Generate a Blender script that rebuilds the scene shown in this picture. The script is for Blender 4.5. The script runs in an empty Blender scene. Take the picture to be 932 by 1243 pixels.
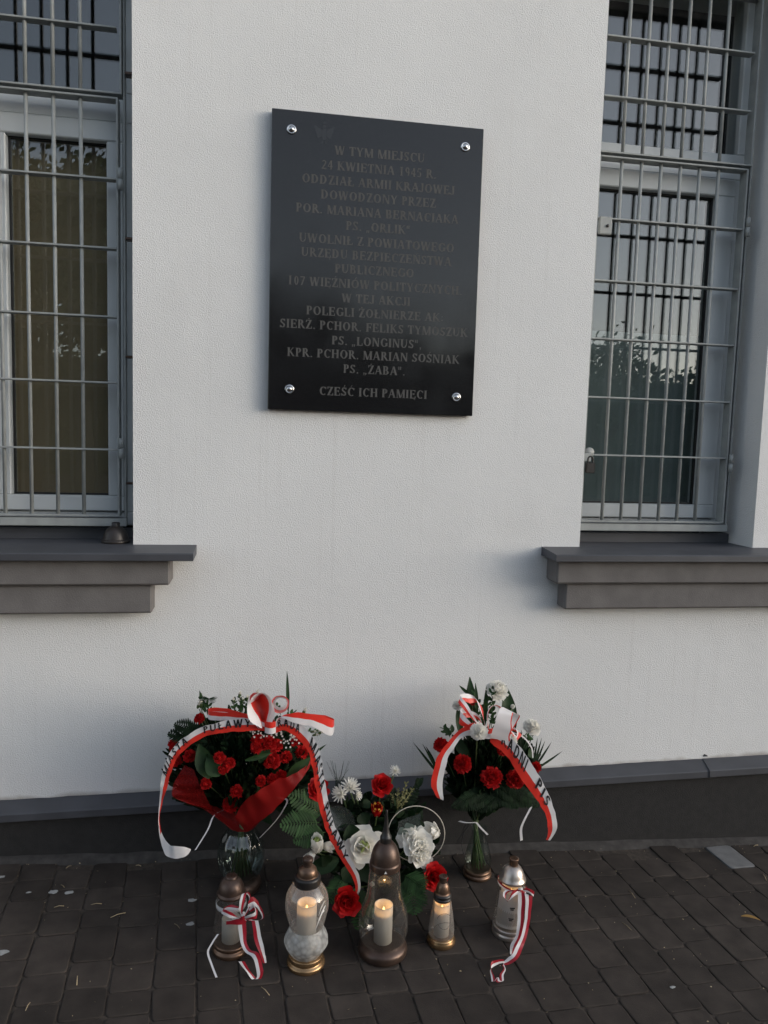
import bpy, math, random
from math import sin, cos, pi, radians, sqrt, atan2
from mathutils import Vector, noise
random.seed(7)
V = Vector
SC = bpy.context.scene
COL = SC.collection

# ------------------------------------------------------------------ camera, sky, sun, exposure
FPX, PITCH, YAW, ROLL = 927.8, 0.09678, 0.16853, 0.02918      # focal length in pixels of a 932 x 1243 frame
EYE = V((-0.03865, -2.60732, 1.46981))
IW, IH = 932.0, 1243.0
_f = V((sin(YAW)*cos(PITCH), cos(YAW)*cos(PITCH), -sin(PITCH)))
_r0 = V((cos(YAW), -sin(YAW), 0)); _u0 = _r0.cross(_f)
CR = _r0*cos(ROLL) + _u0*sin(ROLL); CU = _u0*cos(ROLL) - _r0*sin(ROLL); CF = _f
cd = bpy.data.cameras.new('camera'); cam = bpy.data.objects.new('camera', cd); COL.objects.link(cam)
cd.sensor_fit = 'VERTICAL'; cd.sensor_height = 36.0; cd.lens = 36.0*FPX/IH
cd.clip_start = 0.05; cd.clip_end = 2000
from mathutils import Matrix
m3 = Matrix((CR, CU, -CF)).transposed()
cam.matrix_world = Matrix.Translation(EYE) @ m3.to_4x4()
SC.camera = cam

SUN_AZ, SUN_EL = radians(118), radians(13)
w = bpy.data.worlds.new('World'); SC.world = w; w.use_nodes = True
nt = w.node_tree; bg = nt.nodes['Background']
sky = nt.nodes.new('ShaderNodeTexSky'); sky.sky_type = 'NISHITA'; sky.sun_disc = False
sky.sun_rotation = SUN_AZ; sky.sun_elevation = SUN_EL
sky.air_density = 1.0; sky.dust_density = 1.6; sky.ozone_density = 1.3
hs = nt.nodes.new('ShaderNodeHueSaturation'); hs.inputs['Saturation'].default_value = 0.50
nt.links.new(sky.outputs[0], hs.inputs['Color']); wb = nt.nodes.new('ShaderNodeMix'); wb.data_type = 'RGBA'; wb.blend_type = 'MULTIPLY'; wb.inputs[0].default_value = 1
wb.inputs[7].default_value = (.975, .995, 1.03, 1)          # cool dusk sky
nt.links.new(hs.outputs[0], wb.inputs[6]); nt.links.new(wb.outputs[2], bg.inputs['Color'])
bg.inputs['Strength'].default_value = 0.13
sd = bpy.data.lights.new('sun', 'SUN'); sun = bpy.data.objects.new('sun', sd); COL.objects.link(sun)
sd.energy = 0.13; sd.angle = radians(60); sd.color = (1.0, 0.93, 0.87)
_s = V((sin(SUN_AZ)*cos(SUN_EL), cos(SUN_AZ)*cos(SUN_EL), sin(SUN_EL)))
sun.rotation_euler = _s.to_track_quat('Z', 'Y').to_euler()
sun.location = (6, -6, 6)
SC.view_settings.view_transform = 'Standard'; SC.view_settings.look = 'None'
SC.view_settings.gamma = 1.0; SC.view_settings.use_curve_mapping = False
SC.view_settings.exposure = 1.27
SC.render.engine = 'CYCLES'
SC.cycles.max_bounces = 8; SC.cycles.transparent_max_bounces = 24
SC.cycles.use_denoising = True

# ------------------------------------------------------------------ measuring helpers
def gz(x):                                   # the pavement falls gently to the right
    return 0.005 - 0.0375*max(-4.0, min(5.0, x))
def ray(px, py): return CF + CR*((px-IW/2)/FPX) - CU*((py-IH/2)/FPX)
def at(px, py, y):                           # point of the wall-parallel plane at depth y
    d = ray(px, py); return EYE + d*((y-EYE.y)/d.y)
def ag(px, py, up=0.0):                      # point on the pavement
    d = ray(px, py); z = 0
    for _ in range(8):
        p = EYE + d*((z-EYE.z)/d.z); z = gz(p.x)+up
    return p

# ------------------------------------------------------------------ mesh helpers
class MB:
    def __init__(s): s.v = []; s.f = []; s.m = []; s.sm = []
    def add(s, vs, fs, mat=0, smooth=True):
        o = len(s.v); s.v += [V(p) for p in vs]
        for f in fs: s.f.append([i+o for i in f]); s.m.append(mat); s.sm.append(smooth)
    def box(s, a, b, mat=0, bevel=0.0):
        (x0, y0, z0), (x1, y1, z1) = a, b
        e = min(bevel, (x1-x0)*.45, (y1-y0)*.45, (z1-z0)*.45)
        if e <= 0:
            vs = [(x0,y0,z0),(x1,y0,z0),(x1,y1,z0),(x0,y1,z0),(x0,y0,z1),(x1,y0,z1),(x1,y1,z1),(x0,y1,z1)]
            fs = [(0,3,2,1),(4,5,6,7),(0,1,5,4),(1,2,6,5),(2,3,7,6),(3,0,4,7)]
            s.add(vs, fs, mat, False); return
        c = [(x0,x1),(y0,y1),(z0,z1)]
        vs = []; idx = {}
        for i in (0,1):
            for j in (0,1):
                for k in (0,1):
                    P = [c[0][i],c[1][j],c[2][k]]; S = [1 if q==0 else -1 for q in (i,j,k)]
                    for ax in range(3):
                        Q = [P[q]+(S[q]*e if q != ax else 0) for q in range(3)]
                        idx[(i,j,k,ax)] = len(vs); vs.append(Q)
        fs = []
        for ax in range(3):
            o = [q for q in range(3) if q != ax]
            for sd_ in (0,1):
                quad = []
                for (a_, b_) in ((0,0),(1,0),(1,1),(0,1)):
                    ijk = [0,0,0]; ijk[ax] = sd_; ijk[o[0]] = a_; ijk[o[1]] = b_
                    quad.append(idx[tuple(ijk)+(ax,)])
                fs.append(quad)
        for ax in range(3):
            o = [q for q in range(3) if q != ax]
            for a_ in (0,1):
                for b_ in (0,1):
                    p = []
                    for t in (0,1):
                        ijk = [0,0,0]; ijk[ax] = t; ijk[o[0]] = a_; ijk[o[1]] = b_
                        p.append(tuple(ijk))
                    fs.append([idx[p[0]+(o[0],)], idx[p[1]+(o[0],)], idx[p[1]+(o[1],)], idx[p[0]+(o[1],)]])
        for i in (0,1):
            for j in (0,1):
                for k in (0,1): fs.append([idx[(i,j,k,0)], idx[(i,j,k,1)], idx[(i,j,k,2)]])
        ctr = V(((x0+x1)/2,(y0+y1)/2,(z0+z1)/2)); out = []
        for f in fs:
            P = [V(vs[i]) for i in f]; n = (P[1]-P[0]).cross(P[2]-P[0]); cc = sum(P, V())/len(P)
            out.append(f if n.dot(cc-ctr) > 0 else f[::-1])
        s.add(vs, out, mat, False)
    def tube(s, pts, rad, n=8, mat=0, caps=True):
        pts = [V(p) for p in pts]; N = len(pts)
        rad = rad if isinstance(rad, (list, tuple)) else [rad]*N
        vs = []; fs = []; ref = None
        for i, p in enumerate(pts):
            t = (pts[min(i+1, N-1)]-pts[max(i-1, 0)]).normalized()
            if ref is None:
                ref = V((0,0,1)) if abs(t.z) < .9 else V((1,0,0))
            a = (ref - t*ref.dot(t)).normalized(); ref = a; b = t.cross(a)
            for k in range(n):
                q = 2*pi*k/n; vs.append(p + (a*cos(q)+b*sin(q))*rad[i])
        for i in range(N-1):
            for k in range(n):
                fs.append((i*n+k, i*n+(k+1)%n, (i+1)*n+(k+1)%n, (i+1)*n+k))
        if caps: fs.append(tuple(range(n))[::-1]); fs.append(tuple((N-1)*n+k for k in range(n)))
        s.add(vs, fs, mat)
    def lathe(s, prof, base, n=40, mat=0, axis=None, lobes=0, lobe=0.0):
        base = V(base); ax = V(axis).normalized() if axis is not None else V((0,0,1))
        a = ax.orthogonal().normalized(); b = ax.cross(a); vs = []; fs = []
        for (r, z) in prof:
            for k in range(n):
                q = 2*pi*k/n; rr = r*(1+lobe*cos(lobes*q)) if lobes else r
                vs.append(base+ax*z+(a*cos(q)+b*sin(q))*rr)
        for i in range(len(prof)-1):
            for k in range(n):
                fs.append((i*n+k, i*n+(k+1)%n, (i+1)*n+(k+1)%n, (i+1)*n+k))
        s.add(vs, fs, mat)
    def grid(s, rows, mat=0, matf=None, smooth=True):
        nr, nc = len(rows), len(rows[0]); o = len(s.v)
        for r in rows: s.v += [V(p) for p in r]
        for i in range(nr-1):
            for j in range(nc-1):
                s.f.append([o+i*nc+j, o+i*nc+j+1, o+(i+1)*nc+j+1, o+(i+1)*nc+j])
                s.m.append(matf(i, j) if matf else mat); s.sm.append(smooth)
    def build(s, name, mats, parent=None, origin=(0,0,0)):
        me = bpy.data.meshes.new(name); O = V(origin)
        me.from_pydata([tuple(p-O) for p in s.v], [], s.f)
        mats = mats if isinstance(mats, (list, tuple)) else [mats]
        for q in mats: me.materials.append(q)
        me.polygons.foreach_set('material_index', s.m)
        me.polygons.foreach_set('use_smooth', s.sm); me.update()
        o = bpy.data.objects.new(name, me); COL.objects.link(o)
        if parent is not None: o.parent = parent
        else: o.location = O
        return o
def empty(name, loc, label, cat, group=None):
    o = bpy.data.objects.new(name, None); COL.objects.link(o); o.location = loc
    o.empty_display_size = 0.05
    return tag(o, label, cat, group)
def tag(o, label, cat, group=None):
    o['label'] = label; o['category'] = cat
    if group: o['group'] = group
    return o
def fil(prof, n=4):                          # smooth a lathe profile (Catmull-Rom)
    return [tuple(q) for q in crom([V((a, b, 0)) for a, b in prof], n, two=True)]
def crom(P, n=8, two=False):
    P = [V(p) for p in P]; Q = [P[0]*2-P[1]]+P+[P[-1]*2-P[-2]]; out = []
    for i in range(1, len(Q)-2):
        for k in range(n):
            t = k/n; a, b, c, d = Q[i-1], Q[i], Q[i+1], Q[i+2]
            out.append(0.5*((2*b)+(c-a)*t+(2*a-5*b+4*c-d)*t*t+(3*b-a-3*c+d)*t**3))
    out.append(P[-1])
    return [(p.x, p.y) for p in out] if two else out

# ------------------------------------------------------------------ materials
def mat(name, col, rough=0.6, metal=0.0, spec=0.5, var=0.0, vscale=20, bump=0.0, bscale=100, bdist=0.002,
        detail=4, island=0.0, sheen=0.0, col2=None, trans=0.0, coat=0.0, sss=0.0, bump2=0.0, b2scale=8):
    m = bpy.data.materials.new(name); m.use_nodes = True; t = m.node_tree; N = t.nodes; L = t.links
    b = N['Principled BSDF']; b.inputs['Roughness'].default_value = rough; b.inputs['Metallic'].default_value = metal
    b.inputs['Specular IOR Level'].default_value = spec
    if sheen: b.inputs['Sheen Weight'].default_value = sheen
    if coat: b.inputs['Coat Weight'].default_value = coat; b.inputs['Coat Roughness'].default_value = .15
    if sss: b.inputs['Subsurface Weight'].default_value = sss; b.inputs['Subsurface Radius'].default_value = (.01,.006,.004); b.inputs['Subsurface Scale'].default_value = 1
    tc = N.new('ShaderNodeTexCoord')
    c = None
    if var or col2:
        nz = N.new('ShaderNodeTexNoise'); nz.inputs['Scale'].default_value = vscale; nz.inputs['Detail'].default_value = 6
        L.new(tc.outputs['Object'], nz.inputs['Vector'])
        rp = N.new('ShaderNodeValToRGB'); L.new(nz.outputs['Fac'], rp.inputs['Fac'])
        rp.color_ramp.elements[0].position = .3; rp.color_ramp.elements[1].position = .7
        if col2: c0, c1 = col, col2
        else: c0 = [x*(1-var) for x in col]; c1 = [min(1, x*(1+var)) for x in col]
        rp.color_ramp.elements[0].color = (*c0, 1); rp.color_ramp.elements[1].color = (*c1, 1)
        c = rp.outputs['Color']
    if island:
        g = N.new('ShaderNodeNewGeometry'); h = N.new('ShaderNodeHueSaturation')
        mr = N.new('ShaderNodeMapRange'); mr.inputs['To Min'].default_value = 1-island; mr.inputs['To Max'].default_value = 1+island
        L.new(g.outputs['Random Per Island'], mr.inputs['Value']); L.new(mr.outputs[0], h.inputs['Value'])
        if c: L.new(c, h.inputs['Color'])
        else: h.inputs['Color'].default_value = (*col, 1)
        c = h.outputs['Color']
    if c: L.new(c, b.inputs['Base Color'])
    else: b.inputs['Base Color'].default_value = (*col, 1)
    nrm = None
    for bs, sc_, dist in ((bump, bscale, bdist), (bump2, b2scale, .02)):
        if bs:
            n2 = N.new('ShaderNodeTexNoise'); n2.inputs['Scale'].default_value = sc_; n2.inputs['Detail'].default_value = detail
            n2.inputs['Roughness'].default_value = .6
            L.new(tc.outputs['Object'], n2.inputs['Vector'])
            bp = N.new('ShaderNodeBump'); bp.inputs['Strength'].default_value = bs; bp.inputs['Distance'].default_value = dist
            L.new(n2.outputs['Fac'], bp.inputs['Height'])
            if nrm: L.new(nrm, bp.inputs['Normal'])
            nrm = bp.outputs['Normal']
    if nrm: L.new(nrm, b.inputs['Normal'])
    if trans:                                  # leaves, petals and thin cloth let some light through
        tr = N.new('ShaderNodeBsdfTranslucent'); mx = N.new('ShaderNodeMixShader'); mx.inputs[0].default_value = trans
        if c: L.new(c, tr.inputs['Color'])
        else: tr.inputs['Color'].default_value = (*col, 1)
        o = N['Material Output']; L.new(b.outputs[0], mx.inputs[1]); L.new(tr.outputs[0], mx.inputs[2]); L.new(mx.outputs[0], o.inputs['Surface'])
    return m
def glass(name, tint=(.95,.97,.96), base=.05, edge=.75, rough=.01, power=4.0, frost=0.0, frost_col=(.7,.7,.7), bump=0.0, bscale=60):
    m = bpy.data.materials.new(name); m.use_nodes = True; t = m.node_tree; N = t.nodes; L = t.links
    N.remove(N['Principled BSDF'])
    tp = N.new('ShaderNodeBsdfTransparent'); tp.inputs[0].default_value = (*tint, 1)
    gl = N.new('ShaderNodeBsdfGlossy'); gl.inputs['Roughness'].default_value = rough
    lw = N.new('ShaderNodeLayerWeight'); lw.inputs['Blend'].default_value = .5
    pw = N.new('ShaderNodeMath'); pw.operation = 'POWER'; pw.inputs[1].default_value = power; L.new(lw.outputs['Facing'], pw.inputs[0])
    mr = N.new('ShaderNodeMapRange'); mr.inputs['To Min'].default_value = base; mr.inputs['To Max'].default_value = edge; L.new(pw.outputs[0], mr.inputs['Value'])
    mx = N.new('ShaderNodeMixShader'); L.new(mr.outputs[0], mx.inputs[0]); L.new(tp.outputs[0], mx.inputs[1]); L.new(gl.outputs[0], mx.inputs[2])
    res = mx.outputs[0]
    if bump:
        tc = N.new('ShaderNodeTexCoord'); n2 = N.new('ShaderNodeTexNoise'); n2.inputs['Scale'].default_value = bscale
        L.new(tc.outputs['Object'], n2.inputs['Vector']); bp = N.new('ShaderNodeBump'); bp.inputs['Strength'].default_value = bump; bp.inputs['Distance'].default_value = .004
        L.new(n2.outputs['Fac'], bp.inputs['Height']); L.new(bp.outputs[0], gl.inputs['Normal']); L.new(bp.outputs[0], lw.inputs['Normal'])
    if frost:
        df = N.new('ShaderNodeBsdfDiffuse'); df.inputs[0].default_value = (*frost_col, 1)
        tl = N.new('ShaderNodeBsdfTranslucent'); tl.inputs[0].default_value = (*frost_col, 1)
        m1 = N.new('ShaderNodeMixShader'); L.new(df.outputs[0], m1.inputs[1]); L.new(tl.outputs[0], m1.inputs[2])
        m2 = N.new('ShaderNodeMixShader'); m2.inputs[0].default_value = frost
        if bump:
            vo = N.new('ShaderNodeTexVoronoi'); vo.inputs['Scale'].default_value = 70; L.new(tc.outputs['Object'], vo.inputs['Vector'])
            nf = N.new('ShaderNodeMapRange'); nf.inputs['From Max'].default_value = .75; nf.inputs['To Min'].default_value = frost+.25; nf.inputs['To Max'].default_value = frost-.30
            L.new(vo.outputs['Distance'], nf.inputs['Value']); L.new(nf.outputs[0], m2.inputs[0])
        if bump: L.new(bp.outputs[0], df.inputs['Normal'])
        L.new(res, m2.inputs[1]); L.new(m1.outputs[0], m2.inputs[2]); res = m2.outputs[0]
    L.new(res, N['Material Output'].inputs['Surface'])
    return m
def emit(name, col, strength):
    m = bpy.data.materials.new(name); m.use_nodes = True; t = m.node_tree
    t.nodes.remove(t.nodes['Principled BSDF']); e = t.nodes.new('ShaderNodeEmission')
    e.inputs[0].default_value = (*col, 1); e.inputs[1].default_value = strength
    t.links.new(e.outputs[0], t.nodes['Material Output'].inputs['Surface']); return m

M_PLASTER = mat('plaster', (.70,.70,.69), .92, spec=.2, var=.035, vscale=1.6, bump=.75, bscale=250, bdist=.004, detail=3, bump2=.12, b2scale=6)
def wear(m):
    # grime along the bottom edge, faint runs below the sills, hairline blotches
    t = m.node_tree; N = t.nodes; L = t.links; b = N['Principled BSDF']; src = b.inputs['Base Color'].links[0].from_socket
    tc = N.new('ShaderNodeTexCoord'); sp = N.new('ShaderNodeSeparateXYZ'); L.new(tc.outputs['Object'], sp.inputs[0])
    def math_(op, a, b_=None, c=None):
        n = N.new('ShaderNodeMath'); n.operation = op
        for k, v in enumerate((a, b_, c)):
            if v is None: continue
            if isinstance(v, (int, float)): n.inputs[k].default_value = v
            else: L.new(v, n.inputs[k])
        n.use_clamp = op in ('MULTIPLY_ADD',); return n.outputs[0]
    def noise_(sc_, det, vec=None, stretch=None):
        n = N.new('ShaderNodeTexNoise'); n.inputs['Scale'].default_value = sc_; n.inputs['Detail'].default_value = det
        if stretch:
            mp = N.new('ShaderNodeMapping'); mp.inputs['Scale'].default_value = stretch; L.new(tc.outputs['Object'], mp.inputs[0]); L.new(mp.outputs[0], n.inputs['Vector'])
        else: L.new(tc.outputs['Object'], n.inputs['Vector'])
        return n.outputs['Fac']
    h = math_('SUBTRACT', sp.outputs['Z'], math_('MULTIPLY', sp.outputs['X'], .0135))
    band = math_('MULTIPLY_ADD', math_('ADD', h, math_('MULTIPLY', noise_(9, 6), -.055)), -60, 14.2)
    runs = math_('MULTIPLY_ADD', noise_(5, 4, stretch=(9,1,.22)), 5, -2.95)
    blot = math_('MULTIPLY_ADD', noise_(2.2, 8), 4, -2.2)
    tot = math_('ADD', math_('MULTIPLY', band, .55), math_('ADD', math_('MULTIPLY', runs, .10), math_('MULTIPLY', blot, .07)))
    mx = N.new('ShaderNodeMix'); mx.data_type = 'RGBA'; L.new(tot, mx.inputs[0]); L.new(src, mx.inputs[6]); mx.inputs[7].default_value = (.20,.16,.12,1)
    L.new(mx.outputs[2], b.inputs['Base Color'])
wear(M_PLASTER)
M_PLINTH = mat('plinth_render', (.027,.026,.0255), .9, spec=.25, var=.12, vscale=40, bump=.6, bscale=320, bdist=.003)
M_SLATE = mat('slate_sheet_metal', (.055,.057,.065), .5, spec=.5, var=.15, vscale=9, bump=.05, bscale=30)
M_MOULD = mat('grey_moulding', (.150,.141,.136), .9, spec=.2, var=.12, vscale=14, bump=.5, bscale=240, bdist=.003)
M_GRILLE = mat('grey_grille_paint', (.27,.285,.28), .5, var=.12, vscale=25, bump=.06, bscale=120)
M_FRAME = mat('pale_window_frame', (.50,.525,.53), .4, var=.05, vscale=6)
M_GASKET = mat('black_gasket', (.012,.012,.012), .5)
M_BLIND = mat('brown_blind', (.50,.365,.225), .85, var=.05, vscale=5)
M_FILM = mat('frosted_film', (.26,.30,.295), .55, var=.1, vscale=5)
M_DARK = mat('dark_room', (.035,.033,.032), .9)
M_PANE = glass('window_glass', (.80,.83,.83), base=.10, edge=.85, rough=.004, power=4)
def granite():
    m = mat('black_granite', (.010,.010,.011), .085, spec=.42)
    t = m.node_tree; N = t.nodes; L = t.links; b = N['Principled BSDF']
    tc = N.new('ShaderNodeTexCoord'); n = N.new('ShaderNodeTexNoise'); n.inputs['Scale'].default_value = 900; n.inputs['Detail'].default_value = 2
    L.new(tc.outputs['Object'], n.inputs['Vector']); r = N.new('ShaderNodeValToRGB'); L.new(n.outputs['Fac'], r.inputs['Fac'])
    r.color_ramp.elements[0].position = .55; r.color_ramp.elements[0].color = (.008,.008,.009,1)
    r.color_ramp.elements[1].position = .75; r.color_ramp.elements[1].color = (.05,.05,.05,1)
    L.new(r.outputs[0], b.inputs['Base Color'])
    n3 = N.new('ShaderNodeTexNoise'); n3.inputs['Scale'].default_value = 7; n3.inputs['Detail'].default_value = 7; L.new(tc.outputs['Object'], n3.inputs['Vector'])
    mr = N.new('ShaderNodeMapRange'); mr.inputs['From Min'].default_value = .3; mr.inputs['From Max'].default_value = .75
    mr.inputs['To Min'].default_value = .06; mr.inputs['To Max'].default_value = .2
    L.new(n3.outputs['Fac'], mr.inputs['Value']); L.new(mr.outputs[0], b.inputs['Roughness'])
    return m
M_GRANITE = granite()
M_LETTER = mat('engraved_letter', (.084,.083,.080), .75, spec=.2, var=.1, vscale=30)
M_CHROME = mat('steel_screw', (.55,.55,.55), .22, metal=1)
M_BRONZE = mat('bronze_plastic', (.17,.105,.070), .33, metal=.75, var=.25, vscale=30)
M_DARKBR = mat('dark_bronze_plastic', (.085,.055,.042), .36, metal=.6, var=.25, vscale=30)
M_GOLD = mat('gold_plastic', (.38,.235,.12), .27, metal=.85, var=.2, vscale=30)
M_SILVER = mat('champagne_plastic', (.46,.40,.35), .30, metal=.8, var=.15, vscale=30)
M_BLACK = mat('black_plastic', (.015,.013,.012), .4)
M_WAX = mat('white_wax', (.76,.73,.67), .55, trans=.45)
M_CORE = mat('wax_core', (.70,.64,.54), .6)
M_FLAME = emit('flame', (1.0,.48,.12), 4)
M_GLASS = glass('lantern_glass', (.86,.86,.85), base=.085, edge=.75, power=2.2, rough=.06, frost=.05, frost_col=(.6,.55,.5))
M_MILK = glass('milky_glass', (.88,.87,.86), base=.085, edge=.7, power=2.2, rough=.08, frost=.24, frost_col=(.62,.58,.54))
M_VASE = glass('vase_glass', (.74,.83,.80), base=.09, edge=.85, power=2.0, rough=.03)
M_FROST = glass('frosted_glass', (.9,.9,.9), base=.06, edge=.4, power=3, rough=.25, frost=.66, frost_col=(.66,.67,.66), bump=.9, bscale=75)
M_DECAL = mat('white_print', (.75,.74,.71), .5, trans=.2)
M_LABEL = glass('printed_film', (.8,.78,.75), base=.05, edge=.3, rough=.2, frost=.66, frost_col=(.66,.61,.57))
M_RWHITE = mat('white_satin', (.76,.74,.74), .38, spec=.5, sheen=.2, trans=.25, bump=.05, bscale=600)
M_RRED = mat('red_satin', (.72,.032,.018), .36, spec=.5, sheen=.2, trans=.25, bump=.05, bscale=600)
M_DKRED = mat('crimson_satin', (.36,.012,.025), .4, trans=.2)
M_INK = mat('black_print', (.012,.012,.014), .5)
M_CARN = mat('red_carnation', (.40,.006,.006), .7, spec=.2, var=.35, vscale=90, trans=.25)
M_ROSE = mat('red_rose', (.44,.006,.007), .55, spec=.25, var=.3, vscale=60, trans=.2)
M_WHITEF = mat('white_petal', (.88,.86,.80), .65, spec=.2, trans=.42, var=.04, vscale=50)
M_LIME = mat('lime_petal_heart', (.50,.58,.22), .65, trans=.3)
M_YELTIP = mat('yellow_tip', (.62,.36,.05), .6, trans=.2)
M_LEAF = mat('green_leaf', (.026,.062,.018), .6, spec=.2, var=.3, vscale=25, trans=.2, island=.3)
M_DLEAF = mat('dark_green_leaf', (.008,.020,.007), .62, spec=.15, var=.3, vscale=25, trans=.15, island=.35)
M_BLEAF = mat('broad_leaf', (.020,.046,.014), .5, spec=.22, var=.2, vscale=40, trans=.18)
M_OLIVE = mat('olive_sprig', (.20,.19,.075), .6, island=.3, trans=.2)
M_STEM = mat('stem_green', (.07,.105,.035), .5, island=.3)
M_SHEER = glass('sheer_leaf', (.42,.50,.46), base=.05, edge=.3, rough=.3, frost=.25, frost_col=(.13,.15,.14))
def organza(k):
    m = mat('red_organza', (.36,.012,.012), .5, spec=.3, trans=.35, bump=.15, bscale=500)
    t = m.node_tree; N = t.nodes; L = t.links; o = N['Material Output']; src = o.inputs['Surface'].links[0].from_socket
    tp = N.new('ShaderNodeBsdfTransparent'); tp.inputs[0].default_value = (.85,.25,.22,1); mx = N.new('ShaderNodeMixShader'); mx.inputs[0].default_value = k
    L.new(src, mx.inputs[1]); L.new(tp.outputs[0], mx.inputs[2]); L.new(mx.outputs[0], o.inputs['Surface']); return m
M_ORG = organza(.30)
M_ORGS = organza(.55)
M_PAVER = mat('concrete_paver', (.040,.0325,.0275), .88, spec=.25, var=.28, vscale=14, bump=.5, bscale=300, bdist=.002, island=.22)
M_PALEPAVER = mat('pale_paver', (.15,.15,.148), .9, var=.15, vscale=30, bump=.4, bscale=300)
M_SAND = mat('joint_sand', (.050,.039,.030), .95, var=.4, vscale=60, bump=.8, bscale=200)
M_STRAW = mat('straw_litter', (.32,.25,.15), .8, island=.5)
M_DROP = mat('white_dropping', (.30,.30,.29), .8, var=.2, vscale=60)
M_DRYLEAF = mat('dry_yellow_leaf', (.42,.24,.07), .7, trans=.2)
M_BARK = mat('bark', (.055,.045,.036), .9, var=.3, vscale=12, bump=.6, bscale=30)
M_TREELEAF = mat('tree_leaf', (.045,.07,.025), .6, island=.4, trans=.25)

# ------------------------------------------------------------------ ground and pavement
def build_ground():
    g = MB(); xs = [-600,-60,-4,-2,0,2,5,60,600]; ys = [-900,-60,-20,-6,-3,-1,0.0,0.4,40]
    g.grid([[V((x, y, gz(x)-.0046)) for x in xs] for y in ys], 0, smooth=False)
    o = g.build('ground', M_SAND); o['kind'] = 'structure'
    p = MB(); rnd = random.Random(3); a = radians(4.2); W = .1115; gap = .0030
    ex = V((cos(a), sin(a), 0)); ey = V((sin(a), -cos(a), 0))
    pale = None
    def paver(mb, u0, u1, v0, v1):
        # rounded, slightly worn block
        hw, hl = (u1-u0)/2, (v1-v0)/2; cu, cv = (u0+u1)/2, (v0+v1)/2
        lift = rnd.uniform(-.0016, .0016); tx, ty = rnd.uniform(-.009,.009), rnd.uniform(-.009,.009)
        out = []
        for ci, (sx, sy) in enumerate(((1,1),(-1,1),(-1,-1),(1,-1))):
            r = min(hw, hl)*rnd.uniform(.16,.34); jx, jy = rnd.uniform(-.0022,.0022), rnd.uniform(-.0022,.0022)
            for k in range(4):
                q = pi/2*ci + pi/2*k/3
                out.append((sx*(hw-r)+r*cos(q)+jx, sy*(hl-r)+r*sin(q)+jy))
        n = len(out); vs = []
        for (ins, dz) in ((0,-.014),(0,-.0030),(.0012,-.0010),(.0042,0)):
            for (x, y) in out:
                l = sqrt(x*x+y*y); k = (l-ins)/l
                xx, yy = x*k, y*k
                P = ex*(cu+xx)+ey*(cv+yy); P.z = gz(P.x)+dz+lift+tx*xx+ty*yy
                vs.append(P)
        fs = [(i*n+k, (i+1)*n+k, (i+1)*n+(k+1)%n, i*n+(k+1)%n)[::-1] for i in range(3) for k in range(n)]
        fs.append(tuple(3*n+k for k in range(n)))
        c = ex*cu+ey*cv
        if c.y+hl > -.028 and False: return
        mb.add(vs, fs, 0, False)
    pl = MB()
    target = ag(865, 1027)
    for ci in range(-34, 46):
        u0 = ci*W; v = -rnd.uniform(0, .12) - .3
        while v < 3.4:
            l = rnd.choice((.086,.104,.112,.112,.112,.15,.165))
            c = ex*(u0+W/2)+ey*(v+l/2)
            if c.y < -.03-l*.18 and c.y > -3.1 and abs(c.x-.4) < 3.6:
                near = abs(c.x-target.x) < .056 and abs(c.y-target.y) < l/2
                paver(pl if near else p, u0+gap/2, u0+W-gap/2, v+gap/2, v+l-gap/2)
            v += l
    o = p.build('pavement', M_PAVER); o['kind'] = 'structure'
    if pl.v: pl.build('pale_paver', M_PALEPAVER, o)
    # mortar fillet where plinth meets pavement
    f = MB(); rows = []
    for i in range(161):
        x = -3.2+i*.045; k = .020+.014*noise.noise(V((x*3,0,0)))
        rows.append([V((x,-.016,gz(x)+.014+.006*noise.noise(V((x*9,3,0))))), V((x,-.028-k*.6,gz(x)+.006)), V((x,-.036-k*1.4,gz(x)-.010))])
    f.grid(rows); e = f.build('ground_fillet', mat('mortar', (.046,.042,.039), .95, var=.35, vscale=30, bump=.7, bscale=200)); e['kind'] = 'structure'
build_ground()

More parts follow.
